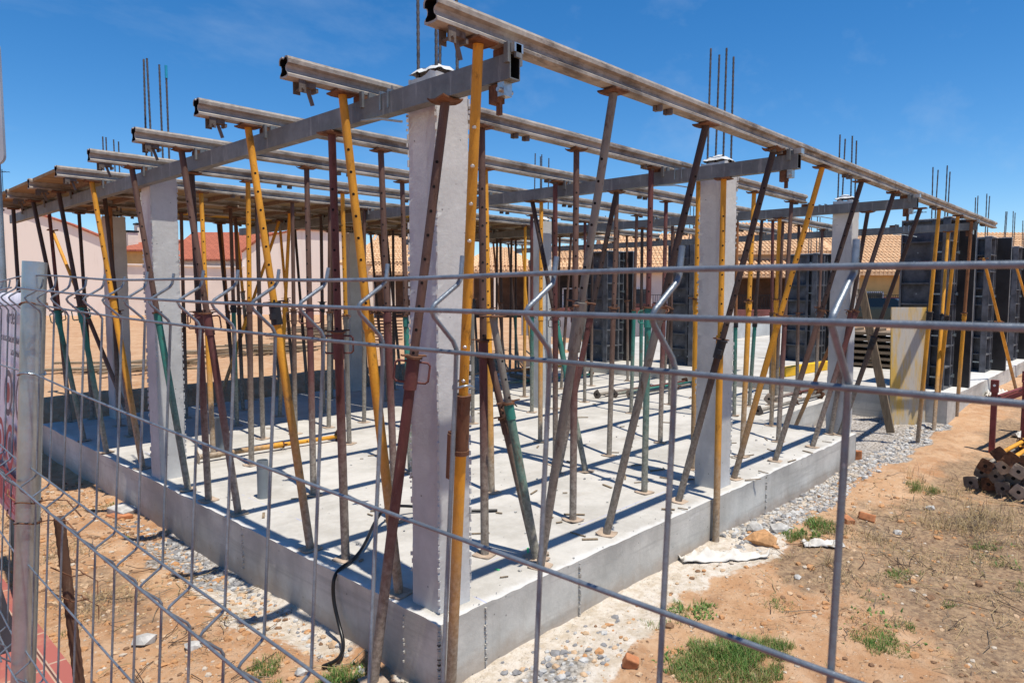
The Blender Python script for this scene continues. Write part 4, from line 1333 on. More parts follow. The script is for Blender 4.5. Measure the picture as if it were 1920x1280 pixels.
# props lying on the slab
LY = [((.47, 3.86, .055), (1.86, 3.765, .045), 'yellow', 'yellow', 'long yellow prop lying across the left of the slab'),
      ((6.00, 3.52, .055), (8.2, 3.34, .055), 'maroon', 'brown', 'maroon prop lying in the small bundle on the slab, leftmost'),
      ((6.20, 3.36, .055), (8.3, 3.20, .055), 'teal', 'teal', 'teal prop lying in the small bundle on the slab'),
      ((6.36, 3.20, .055), (8.5, 3.06, .055), 'grey', 'grey', 'grey prop lying in the small bundle on the slab, rightmost'),
      ((6.28, 1.25, .055), (8.2, 1.18, .055), 'grey', 'grey', 'grey prop lying before the step, beneath a maroon one'),
      ((6.72, 1.30, .15), (8.3, 1.22, .14), 'maroon', 'maroon', 'maroon prop lying on the grey one before the step'),
      ((5.6, 5.35, .06), (7.9, 5.05, .06), 'teal', 'teal', 'teal prop lying behind the middle column'),
      ((5.5, 5.62, .22), (7.9, 5.28, .22), 'yellow', 'rusty', 'orange prop lying on timber behind the middle column')]
for i, (a, b_, U, L, lab) in enumerate(LY):
    build_prop(500 + i, a, b_, .55, U, L, 'ring', 0, lab, 'prop', 'props lying on the slab', True)
b = MB()
for x, y, z, L_ in ((6.6, 5.5, .07, .9), (6.9, 5.6, .13, 1.1)):
    b.box((x, y, z), (L_, .09, .07), 0, Matrix.Rotation(1.2, 3, 'Z'))
tag(b.build('timber_block', ['stack_wood']), 'crossed timber bearers under the orange prop behind the middle column', 'timber')

# heap of props at the right margin
k = 0
d = Vector((math.cos(-.09), math.sin(-.09), 0))
nrm = Vector((-d.y, d.x, 0))
PB = Vector((5.62, -1.32, GZ))
hs = ['bottom', 'second', 'third', 'top']
for row, cnt in enumerate((6, 5, 4, 3)):
    for j in range(cnt):
        off = nrm * ((j - (cnt - 1) / 2) * -.128 - .12) + d * rnd.uniform(-.10, .10)
        z = .07 + row * .098
        U, L = rnd.choice((('brown', 'grey'), ('dark', 'grey'), ('grey', 'grey'), ('yellow', 'grey'), ('brown', 'brown')))
        if row == 3: U, L = 'yellow', ('yellow' if j != 1 else 'grey')
        a = PB + off + Vector((0, 0, z))
        e = a + d * rnd.uniform(1.75, 1.95) + Vector((0, 0, rnd.uniform(-.01, .03)))
        if row == 3: a, e = e, a
        build_prop(600 + k, a, e, .55, U, L, 'ring', 0, '%s prop in the heap at the right margin, %s layer, number %s from the left' % ({'grey': 'grey', 'yellow': 'yellow', 'brown': 'brown', 'dark': 'dark'}[U], hs[row], ('one', 'two', 'three', 'four', 'five', 'six')[j]), 'prop', 'props heaped at the right margin', True)
        k += 1
b = MB()
b.bar((5.85, -1.05, GZ + .03), (5.95, -2.0, GZ + .03), .09, .06); 
tag(b.build('timber_bearer', ['stack_wood']), 'dark timber bearer under the prop heap, near end', 'timber')
b = MB()
b.bar((6.9, -1.02, GZ + .03), (7.1, -2.0, GZ + .03), .09, .07)
tag(b.build('timber_bearer', ['stack_wood']), 'dark timber bearer under the prop heap, far end', 'timber')

# red steel trestle behind the heap
t = empty('steel_trestle', (7.38, -1.15, ghs(7.38, -1.15) - .02), 'dark red steel trestle frame standing behind the heap of props', 'trestle')
for (dx, dy) in ((0, .13), (.1, -.15), (1.3, .0), (1.4, -.3)):
    q = MB(); q.box((dx, dy, .42), (.055, .055, .86)); q.box((dx - .012, dy, .80), (.05, .075, .14)); q.cyl((dx - .0385, dy, .82), (dx - .0385, dy - .0, .82), .01, 6)
    q.cyl((dx - .0365, dy, .81), (dx - .0395, dy, .81), .014, 10, 1)
    q.build('post', ['paint_red', 'white_paint'], t)
q = MB(); q.bar((0, .13, .60), (.1, -.15, .76), .05, .05); q.bar((0.05, .1, .66), (1.35, -.1, .70), .045, .06); q.bar((.1, -.2, .70), (1.4, -.3, .70), .045, .06)
q.build('rail', ['paint_red'], t)

# ------------------------------------------------------------------ BLACK COLUMN MOULDS
def mould(x, y, z, h, label, pw=.58, cw=.28, rot=0.0, sticker=False, bars=True, zb_top=None):
    t = empty('column_mould', (x, y, z), label, 'column mould', 'black steel column moulds', rot)
    c = cw / 2
    # four panels set pinwheel fashion: (centre, normal angle)
    for k in range(4):
        a = k * math.pi / 2
        q = MB()
        # panel local: skin in plane x=0 (inner face +x), ribs on the -x side, runs along y from -c to pw-c
        y0, y1 = -c, pw - c
        yc = (y0 + y1) / 2
        R_ = Matrix.Rotation(a, 3, 'Z')
        def bx(cc, s, mi=0):
            q.box(R_ @ Vector((cc[0] - c, cc[1], cc[2])), s, mi, R_)
        bx((-.004, yc, h / 2), (.006, pw, h)); bx((.0005, yc, h / 2), (.003, pw - .004, h - .004), 3)
        for yy in (y0 + .012, y1 - .012):
            bx((-.050, yy, h / 2), (.084, .022, h - .004), 0)
        bx((-.050, y0 + .16, h / 2), (.075, .05, h - .01), 0)
        nz = int(round(h / .30))
        for i in range(nz + 1):
            zz = .014 + (h - .03) * i / nz
            bx((-.048, yc, zz), (.080, pw - .048, .020), 0)
            if i % 2 == 0 and i < nz:
                bx((-.090, y0 + .06, zz + .15), (.012, .14, .022), 1)
                bx((-.098, y0 + .02, zz + .15), (.03, .025, .05), 1)
        bx((-.05, yc, h + .006), (.10, pw, .012), 2)  # white strip: sunlight on the top edge painted as colour
        p = q.build('panel', ['mould_steel', 'post_zinc', 'sunlit_edge_white', 'mould_face'], t)
        if sticker and k == 0:
            s = MB()
            s.box((-c - .0135, .12, h * .735), (.002, .20, .11), 0)
            for dz, w in ((.028, .15), (-.012, .09)):
                s.box((-c - .0155, .125, h * .735 + dz), (.002, w, .022), 1)
            s.box((-c - .0135, .275, h * .735 - .01), (.002, .028, .085), 2); s.box((-c - .0135, .275, h * .735 + .05), (.002, .02, .02), 2)
            s.build('sticker', ['sticker_red', 'sticker_pale', 'sign_grey'], p)
    if bars:
        for (dx, dy) in ((-.08, -.08), (.08, -.08), (-.08, .08), (.08, .08)):
            q = MB(); rebar_rod(q, (dx, dy, h - .3), (dx + rnd.uniform(-.02, .02), dy + rnd.uniform(-.02, .02), h + rnd.uniform(.70, .78)), .008, 6, .05)
            q.build('starter_bar', ['rod_rebar'], t)
    return t


mould(9.75, .10, .13, 2.45, 'black column mould with the red sticker, beside the plywood sheet', sticker=True)
mould(12.75, .08, .13, 2.35, 'black column mould second from the front on the right slab')
mould(15.6, .06, .14, 2.30, 'black column mould third from the front, at the right margin')
mould(18.2, .06, .15, 2.30, 'black column mould farthest along the right margin')
mould(10.1, 4.25, .13, 2.35, 'black column mould seen left of the second concrete column')
mould(12.4, 2.85, .13, 2.15, 'black column mould between the second column and the far corner column')
mould(9.6, 5.85, .13, 2.2, 'black column mould with a ladder of ribs, left of centre')

# plywood sheet
b = MB(); b.box((0, 0, .81), (.022, .47, 1.62))
o = b.build('plywood_sheet', ['ply_sheet'])
o.location = (8.36, .08, -.29); o.rotation_euler = (0, .05, math.radians(43))
tag(o, 'yellow stained plywood sheet standing upright before the black mould', 'plywood sheet')
b = MB(); b.bar((7.75, .12, -.28), (7.55, .48, 1.58), .095, .035, 0, Vector((1, 0, 0)))
tag(b.build('plank', ['plank_wood']), 'long weathered plank leaning beside the far corner column', 'plank')
b = MB(); b.bar((9.3, 2.17, .21), (11.0, 2.02, .21), .12, .15)
tag(b.build('timber_beam', ['timber_yellow']), 'bright yellow timber beam lying on the raised slab', 'timber beam')

# rack of stacked timber on the second slab
t = empty('timber_stack', (12.2, 1.45, .13), 'stack of timber forms between posts behind the leaning plank', 'timber stack')
for (dx, dy) in ((-.25, -.45), (.35, -.5)):
    q = MB(); q.box((dx, dy, .45), (.05, .05, .95)); q.build('post', ['iron_black'], t)
for lay in range(6):
    q = MB()
    q.box((rnd.uniform(-.05, .05), .15 + rnd.uniform(-.06, .06), .06 + lay * .115), (.9, 1.1 + rnd.uniform(-.1, .1), .05), 0, Matrix.Rotation(rnd.uniform(-.05, .05), 3, 'Z'))
    for yy in (-.3, .1, .5):
        q.box((0, yy, .11 + lay * .115), (.8, .08, .045))
    q.build('form_layer', ['stack_wood'], t)

# boards heaped on the dirt beyond the slab
def board_heap(x, y, n, L, label, mat='stack_wood', spread=.8):
    t = empty('board_heap', (x, y, ghs(x, y)), label, 'board heap')
    for i in range(n):
        q = MB()
        q.box((0, 0, 0), (L * rnd.uniform(.6, 1.1), rnd.uniform(.09, .18), .035), 0)
        o = q.build('board', [mat], t, (rnd.uniform(-spread, spread), rnd.uniform(-spread, spread), .03 + .045 * (i // 3) + rnd.uniform(0, .02)))
        o.rotation_euler = (rnd.uniform(-.06, .06), rnd.uniform(-.06, .06), rnd.uniform(-.6, .4))
    return t


board_heap(5.6, 12.8, 16, 1.6, 'loose pale boards heaped on the orange dirt beyond the slab', 'plank_wood', 1.0)
board_heap(10.6, 19.5, 22, 1.9, 'dark stack of forms far out on the orange dirt', 'stack_wood', .8)
board_heap(2.6, 10.2, 7, 2.2, 'few long boards lying on the dirt behind the back left column', 'plank_wood', 1.2)
t = empty('mesh_reel', (9.2, 12.8, ghs(9.2, 12.8)), 'rusty stack of rebar stirrups on the dirt behind the corner column', 'rebar stack')
for i in range(10):
    q = MB(); z = .06 + i * .085
    q.tube([(-.3, -.2, z), (.3, -.2, z), (.3, .2, z), (-.3, .2, z), (-.3, -.2, z)], .018, 6)
    q.build('stirrup', ['rust'], t)

# pvc stubs
def stub(x, y, h, r, label, mat='pvc_grey'):
    mb = MB()
    n = 24
    mb.tube([(0, 0, -.05), (0, 0, h)], r, n, 0, False)
    mb.tube([(0, 0, h), (0, 0, h * .3)], r * .9, n, 0, False)
    ring = [(r * math.cos(2 * math.pi * k / n), r * math.sin(2 * math.pi * k / n), h) for k in range(n)] + [(.9 * r * math.cos(2 * math.pi * k / n), .9 * r * math.sin(2 * math.pi * k / n), h) for k in range(n)]
    mb.add(ring, [(k, (k + 1) % n, n + (k + 1) % n, n + k) for k in range(n)])
    mb.tube([(0, 0, h - .055), (0, 0, h - .045)], r * 1.02, n, 0, False)
    o = mb.build('drain_pipe', [mat]); o.location = (x, y, 0)
    tag(o, label, 'drain pipe', 'drain pipe stubs')


stub(.385, 2.455, .285, .042, 'dark grey drain pipe stub near the left edge of the slab')
stub(.80, 4.12, .34, .052, 'light grey drain pipe stub behind the maroon props on the left')
stub(10.05, 2.5, .42, .055, 'grey drain pipe stub beside the yellow timber beam')
stub(4.35, 5.4, .40, .13, 'wide dark drum like pipe stub in the shade of the deck', 'barrier_grey')

# black hose over the slab edge
pts = [(1.35, .95, .012), (1.1, 1.15, .02), (.92, 1.38, .05), (.70, 1.36, .10), (.48, 1.18, .09), (.28, 1.0, .035), (.13, .90, .016), (.02, .865, .012), (-.022, .86, -.03), (-.030, .85, -.14), (-.032, .80, -.25), (-.06, .70, -.33), (-.14, .62, -.35), (-.25, .60, -.335)]
def smooth_path(p, it=3):
    p = [Vector(a) for a in p]
    for _ in range(it):
        q = [p[0]]
        for a, c_ in zip(p, p[1:]):
            q += [a.lerp(c_, .25), a.lerp(c_, .75)]
        q.append(p[-1]); p = q
    return p
b = MB(); b.tube(smooth_path(pts), .0105, 8)
tag(b.build('hose', ['hose_black']), 'black hose looping over the left edge of the slab', 'hose')


# ------------------------------------------------------------------ small ground things
def rock(mb, c, s, mi=0, seed=0, sub=False):
    r = random.Random(seed)
    ph = (1 + 5 ** .5) / 2
    vs = [(-1, ph, 0), (1, ph, 0), (-1, -ph, 0), (1, -ph, 0), (0, -1, ph), (0, 1, ph), (0, -1, -ph), (0, 1, -ph), (ph, 0, -1), (ph, 0, 1), (-ph, 0, -1), (-ph, 0, 1)]
    fs = [(0, 11, 5), (0, 5, 1), (0, 1, 7), (0, 7, 10), (0, 10, 11), (1, 5, 9), (5, 11, 4), (11, 10, 2), (10, 7, 6), (7, 1, 8), (3, 9, 4), (3, 4, 2), (3, 2, 6), (3, 6, 8), (3, 8, 9), (4, 9, 5), (2, 4, 11), (6, 2, 10), (8, 6, 7), (9, 8, 1)]
    rot = Matrix.Rotation(r.uniform(0, 6), 3, 'Z') @ Matrix.Rotation(r.uniform(0, 6), 3, 'X')
    out = []
    for v in vs:
        p = Vector(v) * .53 * r.uniform(.75, 1.2)
        p = rot @ p
        out.append((c[0] + p.x * s[0], c[1] + p.y * s[1], c[2] + p.z * s[2]))
    mb.add(out, fs, mi)


def crumpled(name, outline_pts, z0, label, amp=.05, mats='sack_white', seed=1, cat='sack'):
    """crumpled sheet/sack following a centre line with widths"""
    r = np.random.RandomState(seed)
    n, m_ = 26, 14
    P = np.zeros((n, m_, 3))
    cl = [Vector(p[:2] + (0,)) for p in outline_pts]
    for i in range(n):
        t_ = i / (n - 1) * (len(cl) - 1); k_ = min(int(t_), len(cl) - 2); f = t_ - k_
        c0 = cl[k_].lerp(cl[k_ + 1], f); w = outline_pts[k_][2] * (1 - f) + outline_pts[k_ + 1][2] * f
        d_ = (cl[k_ + 1] - cl[k_]).normalized(); nn = Vector((-d_.y, d_.x, 0))
        for j in range(m_):
            s = j / (m_ - 1) * 2 - 1
            p = c0 + nn * s * w * (1 + .25 * (r.rand() - .5))
            P[i, j] = (p.x, p.y, 0)
    hgt = np.abs(fbm(P[..., 0] * 13 + seed, P[..., 1] * 13, 4, .6) - .45) * amp * 3.2
    side = 1 - np.abs(np.linspace(-1, 1, m_))[None, :] ** 2
    P[..., 2] = gh(P[..., 0], P[..., 1]) + .008 + hgt * (.25 + .75 * side) + z0
    mb = MB(); mb.grid(P, 0, True)
    o = mb.build(name, [mats])
    sol = o.modifiers.new('thickness', 'SOLIDIFY'); sol.thickness = .003
    tag(o, label, cat)


crumpled('cement_sack', [(2.16, -.03, .05), (2.30, -.13, .10), (2.42, -.25, .08), (2.56, -.38, .05), (2.63, -.45, .02)], 0, 'torn white cement sack at the foot of the slab by the yellow prop', .07, seed=3)
crumpled('cement_sack', [(2.98, -.55, .03), (3.06, -.61, .05), (3.14, -.70, .05), (3.21, -.76, .03)], 0, 'small scrap of white sack lying on the dirt', .05, seed=8)
crumpled('plastic_bag', [(8.3, -1.13, .06), (8.5, -1.2, .10), (8.8, -1.3, .08)], 0, 'blue and white bag lying behind the red trestle', .08, seed=12, cat='bag')
crumpled('cement_sack', [(11.0, -.42, .06), (11.3, -.45, .12), (11.7, -.5, .1)], .0, 'white sacks dumped on the gravel by the second mould', .14, seed=15)
# bricks and blocks
simple('peb_clod', (0.44, 0.24, 0.11), 0.95, 0, 0.25, 30, 0.6, 60)
def brick(x, y, s, rz, label, mat='brick_orange', cat='brick', name='broken_brick', tilt=.1):
    mb = MB(); mb.box((0, 0, 0), s)
    o = mb.build(name, [mat]); o.location = (x, y, ghs(x, y) + s[2] * .42); o.rotation_euler = (tilt, -tilt * .6, rz)
    bv = o.modifiers.new('bevel', 'BEVEL'); bv.width = min(s) * .12; bv.segments = 2
    tag(o, label, cat)


brick(-.08, 4.08, (.15, .22, .05), .3, 'pale broken tile leaning at the foot of the slab on the left', 'rock_grey', 'broken tile', 'broken_tile')
brick(-.14, 3.98, (.14, .20, .03), .1, 'brown tile piece under the pale one on the left', 'brick_orange', 'broken tile', 'broken_tile', -.05)
brick(6.05, .02, (.06, .11, .11), .2, 'orange hollow block at the slab end below the far corner column', 'brick_orange', 'block', 'hollow_block', .0)
brick(3.72, -.62, (.13, .07, .05), .8, 'bright orange brick fragment on the dirt near the grass', 'brick_orange', 'brick')
brick(3.95, -.70, (.12, .09, .06), 1.9, 'brown brick lump behind the bright fragment', 'brick_orange', 'brick', tilt=.3)
brick(.78, -.54, (.05, .07, .06), .6, 'small orange brick bit in front of the cement wash', 'brick_orange', 'brick', tilt=.4)
mb = MB(); rock(mb, (0, 0, 0), (.10, .12, .07), 0, 77)
o = mb.build('dirt_clod', ['peb_clod']); o.location = (2.86, -.30, ghs(2.86, -.30) + .02); tag(o, 'orange clod of dirt beside the grey gravel', 'clod')
for (x, y, s, lab) in ((3.05, -.16, .085, 'grey lump of concrete on the gravel, nearer'), (3.20, -.30, .10, 'grey lump of concrete on the gravel, farther'), (-.62, 1.26, .055, 'grey stone on the dirt at lower left'), (-.78, 1.50, .07, 'tan stone half sunk in the dirt at lower left'), (3.85, -.95, .04, 'white stone near the dry grass'), (2.45, -.72, .03, 'small white stone by the twigs'), (4.75, -.98, .05, 'white stone left of the prop heap'), (-.36, .62, .04, 'pale stone in the grass by the leaning prop')):
    mb = MB(); rock(mb, (0, 0, 0), (s, s * .8, s * .55), 0, int(x * 100 + 500))
    o = mb.build('stone', ['rock_grey']); o.location = (x, y, ghs(x, y) + s * .25)
    tag(o, lab, 'stone')


# loose stones (uncountable)
def scatter_rocks(name, n, posf, sizef, mats, z=None):
    mb = MB(); k = 0; tries = 0
    while k < n and tries < n * 30:
        tries += 1
        p = posf()
        if p is None: continue
        s = sizef()
        zz = ghs(p[0], p[1]) + s * .04
        rock(mb, (p[0], p[1], zz), (s, s * rnd.uniform(.7, 1), s * rnd.uniform(.5, .8)), rnd.randrange(len(mats)), k)
        k += 1
    return tag(mb.build(name, mats), kind='stuff')


simple('chip_light', (0.43, 0.42, 0.40), 0.95, 0, 0.2, 30, 0.4, 80)
simple('chip_dark', (0.22, 0.215, 0.215), 0.95, 0, 0.2, 30, 0.4, 80)
simple('peb_tan', (0.46, 0.32, 0.20), 0.95, 0, 0.2, 30, 0.4, 80)
simple('peb_orange', (0.42, 0.22, 0.10), 0.95, 0, 0.2, 30, 0.4, 80)
simple('peb_pale', (0.46, 0.39, 0.31), 0.95, 0, 0.2, 30, 0.4, 80)
simple('peb_brown', (0.20, 0.115, 0.065), 0.95, 0, 0.2, 30, 0.4, 80)


def pos_gravel():
    x, y = rnd.uniform(2.3, 8.5), -rnd.random() ** 1.2 * .40
    w = (fbm(np.array([x * 1.9]), np.array([y * 1.9]), 5, .6)[0] - .5)
    if y + w * .55 < -.32 or x + w < 2.7: return None
    return x, y - .01


scatter_rocks('gravel', 2300, pos_gravel, lambda: rnd.choice((.005, .007, .009, .011, .014, .02, .03)) * rnd.uniform(.7, 1.3), ['chip_light', 'chip_dark', 'chip_light', 'peb_pale'])


def pos_gravel2():
    if rnd.random() < .3:
        x = .35 + rnd.gauss(0, .35); y = -.28 + rnd.gauss(0, .10)
        return (x, y) if y < -.03 else None
    x = -abs(rnd.gauss(0, .10)) - .03; y = rnd.choice((rnd.gauss(2.5, .5), rnd.uniform(.4, 3.9)))
    return x, y


scatter_rocks('gravel', 620, pos_gravel2, lambda: rnd.choice((.010, .013, .018, .026)) * rnd.uniform(.7, 1.2), ['chip_light', 'chip_dark', 'chip_dark', 'peb_tan'])


def pos_dirt():
    if rnd.random() < .5:
        x, y = rnd.uniform(-.2, 5.5), rnd.uniform(-2.6, -.15)
    else:
        x, y = rnd.uniform(-1.1, -.05), rnd.uniform(-.6, 5.5)
    return x, y


scatter_rocks('clods', 900, pos_dirt, lambda: .010 + rnd.random() ** 4 * .028, ['peb_orange', 'peb_orange', 'peb_tan', 'peb_brown'])
scatter_rocks('pebbles', 6500, pos_dirt, lambda: .004 + rnd.random() ** 4 * .019, ['peb_tan', 'peb_orange', 'peb_orange', 'peb_tan', 'peb_pale', 'peb_brown'])


# crumbs of mortar and splinters left on the slab
mb = MB()
for k in range(350):
    x, y = rnd.uniform(.03, 5.9), rnd.uniform(.03, 6.9) * rnd.random()
    s_ = .003 + rnd.random() ** 4 * .014
    rock(mb, (x, y, .003 + s_ * .2), (s_, s_ * .8, s_ * .6), rnd.randrange(3), k + 9000)
for k in range(70):
    x, y = rnd.uniform(.1, 5.8), rnd.uniform(.1, 5.5) * rnd.random()
    mb.box((x, y, .007), (rnd.uniform(.03, .16), rnd.uniform(.004, .02), .006), 3, Matrix.Rotation(rnd.uniform(0, 3.1), 3, 'Z'))
tag(mb.build('crumbs', ['chip_light', 'pile_concrete', 'chip_dark', 'plank_wood']), kind='stuff')


# grass and straw
def blades(name, spots, mats, wid=.0035):
    mb = MB()
    for (cx, cy, rad, n, hmin, hmax, lean) in spots:
        for _ in range(n):
            a = rnd.uniform(0, 2 * math.pi); rr = rad * math.sqrt(rnd.random())
            rr *= .45 + 1.1 * vnoise(np.array([math.cos(a) * 1.6 + cx * 7 + 20]), np.array([math.sin(a) * 1.6 + cy * 5 + 40]))[0]
            x, y = cx + rr * math.cos(a) * 1.15, cy + rr * math.sin(a) * .85
            if fbm(np.array([x * 6]), np.array([y * 6]), 3)[0] < .43 + .12 * (rr / rad) ** 2: continue
            if x > -.03 and y > -.03: continue
            z = ghs(x, y) - .006
            h = rnd.uniform(hmin, hmax) * (1 - .5 * rr / (rad + 1e-6))
            b_ = rnd.uniform(0, 6.28); l = lean * rnd.uniform(.3, 1.2)
            dx, dy = math.cos(b_) * l * h, math.sin(b_) * l * h
            wx, wy = -math.sin(b_) * wid * .5, math.cos(b_) * wid * .5
            v = [(x - wx, y - wy, z), (x + wx, y + wy, z), (x + wx * .8 + dx * .35, y + wy * .8 + dy * .35, z + h * .6), (x - wx * .8 + dx * .35, y - wy * .8 + dy * .35, z + h * .6), (x + dx, y + dy, z + h * (.95 if l < 1 else .6))]
            mi_ = rnd.randrange(len(mats))
            if rr > rad * .55 and rnd.random() < .35: mi_ = len(mats) - 1
            mb.add(v, [(0, 1, 2, 3), (3, 2, 4)], mi_)
    return tag(mb.build(name, mats), kind='stuff')


def leaf(name, c):
    m = N(name, 0.6, 0, 0.3)
    m.base(c)
    m.b.inputs['Subsurface Weight'].default_value = 0.0
    tr = m.n('ShaderNodeBsdfTranslucent'); tr.inputs[0].default_value = (c[0] * 1.1, c[1] * 1.2, c[2], 1)
    mx = m.n('ShaderNodeMixShader'); mx.inputs[0].default_value = .3
    m.l(m.b.outputs[0], mx.inputs[1]); m.l(tr.outputs[0], mx.inputs[2]); m.l(mx.outputs[0], m.out.inputs[0])
    MAT[name] = m.m


leaf('grass_green', (0.125, 0.235, 0.050)); leaf('grass_light', (0.20, 0.30, 0.085)); leaf('grass_dark', (0.065, 0.140, 0.034)); leaf('grass_dry', (0.34, 0.27, 0.12))
leaf('straw_pale', (0.48, 0.355, 0.19)); leaf('straw_grey', (0.26, 0.205, 0.15)); leaf('straw_dark', (0.09, 0.06, 0.045))
blades('grass', [(1.22, -.86, .30, 8000, .03, .10, .8), (1.02, -.74, .16, 1500, .02, .06, .7), (1.50, -1.08, .2, 1800, .02, .07, .7), (1.9, -1.36, .16, 1300, .02, .05, .8), (2.25, -1.45, .14, 800, .015, .04, .8),
                 (1.62, -.42, .16, 650, .02, .06, .8), (1.35, -.38, .14, 500, .02, .05, .8), (2.0, -.78, .10, 350, .015, .04, .8),
                 (3.45, -.50, .22, 1500, .03, .10, .7), (3.1, -.42, .14, 600, .03, .08, .7), (5.25, -.82, .2, 900, .05, .13, .5), (3.0, -1.18, .16, 900, .02, .05, .8), (3.45, -1.75, .22, 1200, .02, .06, .8), (2.35, -1.18, .1, 350, .01, .04, .8), (3.9, -1.5, .15, 500, .02, .06, .8),
                 (5.35, -1.62, .10, 200, .04, .09, .8), (2.7, -1.55, .12, 400, .01, .04, .8),
                 (-.22, .46, .18, 1500, .02, .075, .7), (-.10, .22, .12, 900, .02, .06, .7), (-.45, .78, .12, 800, .02, .06, .7), (-.55, .58, .12, 500, .02, .06, .7), (-.25, 3.4, .10, 350, .02, .05, .8), (-.1, 4.35, .1, 150, .02, .05, .8), (-1.02, 1.95, .05, 70, .02, .05, .8), (-1.0, 2.9, .05, 60, .02, .05, .8)],
       ['grass_green', 'grass_light', 'grass_green', 'grass_dark', 'grass_dry'], .0032)
blades('straw', [(4.2, -1.45, .8, 3200, .03, .14, 2.2), (2.6, -1.3, .7, 1200, .02, .07, 2.5), (3.2, -1.9, .6, 900, .02, .08, 2.4), (5.5, -.95, .4, 500, .02, .12, 2.1), (4.5, -1.35, .7, 500, .10, .26, .9), (3.3, -.75, .5, 160, .08, .2, .9), (5.6, -.8, .4, 150, .08, .22, .8), (2.75, -.8, .3, 120, .06, .14, 1.0), (4.6, -1.2, .5, 900, .03, .16, 2.0), (2.75, -.78, .35, 420, .02, .08, 2.4), (3.6, -.75, .4, 500, .02, .12, 2.2), (2.4, -1.7, .5, 600, .02, .07, 2.4), (-.75, 2.2, .35, 900, .02, .07, 2.4), (-.8, 3.3, .3, 500, .02, .07, 2.4), (-.6, 4.5, .4, 500, .02, .07, 2.4), (1.2, -.9, .5, 300, .02, .08, 2.2), (1.9, -1.0, .6, 450, .015, .06, 2.4), (-.4, 1.3, .5, 500, .015, .05, 2.6)],
       ['straw_pale', 'straw_grey', 'straw_dark', 'straw_pale'], .0032)
blades('weeds', [(1.55, -.45, .16, 130, .02, .06, 1.4), (3.3, -.46, .2, 260, .03, .09, 1.2), (1.05, -.70, .2, 120, .02, .05, 1.4), (5.45, -1.55, .08, 60, .04, .09, 1.1), (3.9, -1.75, .4, 160, .02, .06, 1.4), (-.25, 3.4, .12, 90, .03, .06, 1.3), (-.3, .5, .2, 90, .02, .05, 1.4), (2.2, -1.3, .5, 120, .015, .04, 1.5)],
       ['grass_green', 'grass_dark', 'grass_light'], .013)
# twigs and stalks
mb = MB()
for k in range(260):
    if k % 3:
        x, y = 4.0 + rnd.gauss(0, 1.1), -1.35 + rnd.gauss(0, .5)
    else:
        x, y = rnd.uniform(-1.0, -.1), rnd.uniform(.5, 4.5)
    if y > -.2 and x > -.05: continue
    L_ = rnd.uniform(.06, .34); a = rnd.uniform(0, 6.28)
    pts = []
    for i in range(4):
        px_, py_ = x + math.cos(a + rnd.uniform(-.2, .2)) * L_ * i / 3, y + math.sin(a + rnd.uniform(-.2, .2)) * L_ * i / 3
        pts.append((px_, py_, ghs(px_, py_) + .006 + (i / 3) * rnd.uniform(0, .05)))
    mb.tube(pts, .0022, 5, rnd.randrange(3))
tag(mb.build('twigs', ['straw_grey', 'straw_dark', 'straw_pale']), kind='stuff')
# ------------------------------------------------------------------ FENCE
def fx(z): return -1.643 + .065 * (z - 1.55)
ROWS = []
for k in range(5):
    zt = 1.552 - .402 * k
    ROWS += [(zt, 0.0), (zt - .027, -.029), (zt - .062, 0.0), (zt - .212, 0.0)]
ROWS = [r_ for r_ in ROWS if r_[0] > -.28] + [(-.27, 0.0)]


def vprofile(z_top, z_bot):
    """vertical wire in (offset, z): folds towards the street at each double row"""
    pts = [(0.002, z_top)]
    for k in range(5):
        zt = 1.552 - .402 * k
        if zt - .03 < z_bot: break
        pts += [(0.0, zt - .002), (-.003, zt - .007), (-.0265, zt - .0225), (-.0295, zt - .027), (-.0265, zt - .0325), (-.004, zt - .053), (0.0, zt - .060), (0.0, zt - .10)]
    pts.append((0.0, z_bot))
    return pts


def fence_panel(origin, direction, n, label, y_sign=1, wob=0.0, first=.05):
    """origin: top of the post; direction: unit vector along the panel (horizontal)"""
    t = empty('fence_panel', (origin[0], origin[1], GZ), label, 'fence panel', 'galvanised mesh fence panels')
    d = Vector((direction[0], direction[1], 0)).normalized()
    out = Vector((-abs(d.y), d.x * (1 if d.y < 0 else -1), 0)); out.normalize()
    if out.x > 0: out = -out
    mb = MB()
    def P(s, off, z):
        k = .065 * (z - 1.55)
        q = Vector((origin[0], origin[1], 0)) + d * s - out * (k) + out * (-off)
        return (q.x - origin[0], q.y - origin[1], z - GZ)
    for i in range(n):
        s = first + .1015 * i
        tip = 1.552 + .014 + rnd.uniform(-.003, .004)
        mb.tube([P(s + wob * rnd.uniform(-1, 1), o_, z) for (o_, z) in vprofile(tip, -.29)], .00198, 7)
    L = first + .1015 * (n - 1) + .03
    for (z, o_) in ROWS:
        pts = []
        for k in range(41):
            s = -.0 + L * k / 40
            zz = z + (.010 * math.exp(-((s - .1) / .35) ** 2) if False else .0) + .022 * (max(0, 1 - s / 1.3)) ** 2 * (1 if z > 1.3 else .3)
            if z > 1.55 and 0 <= k < 41: zz += .0015 * math.sin(s * 9)
            pts.append(P(s, o_ - .0018 - .002, zz))
        mb.tube(pts, .0019, 7)
    mb.build('wire_mesh', ['wire_zinc'], t)
    return t


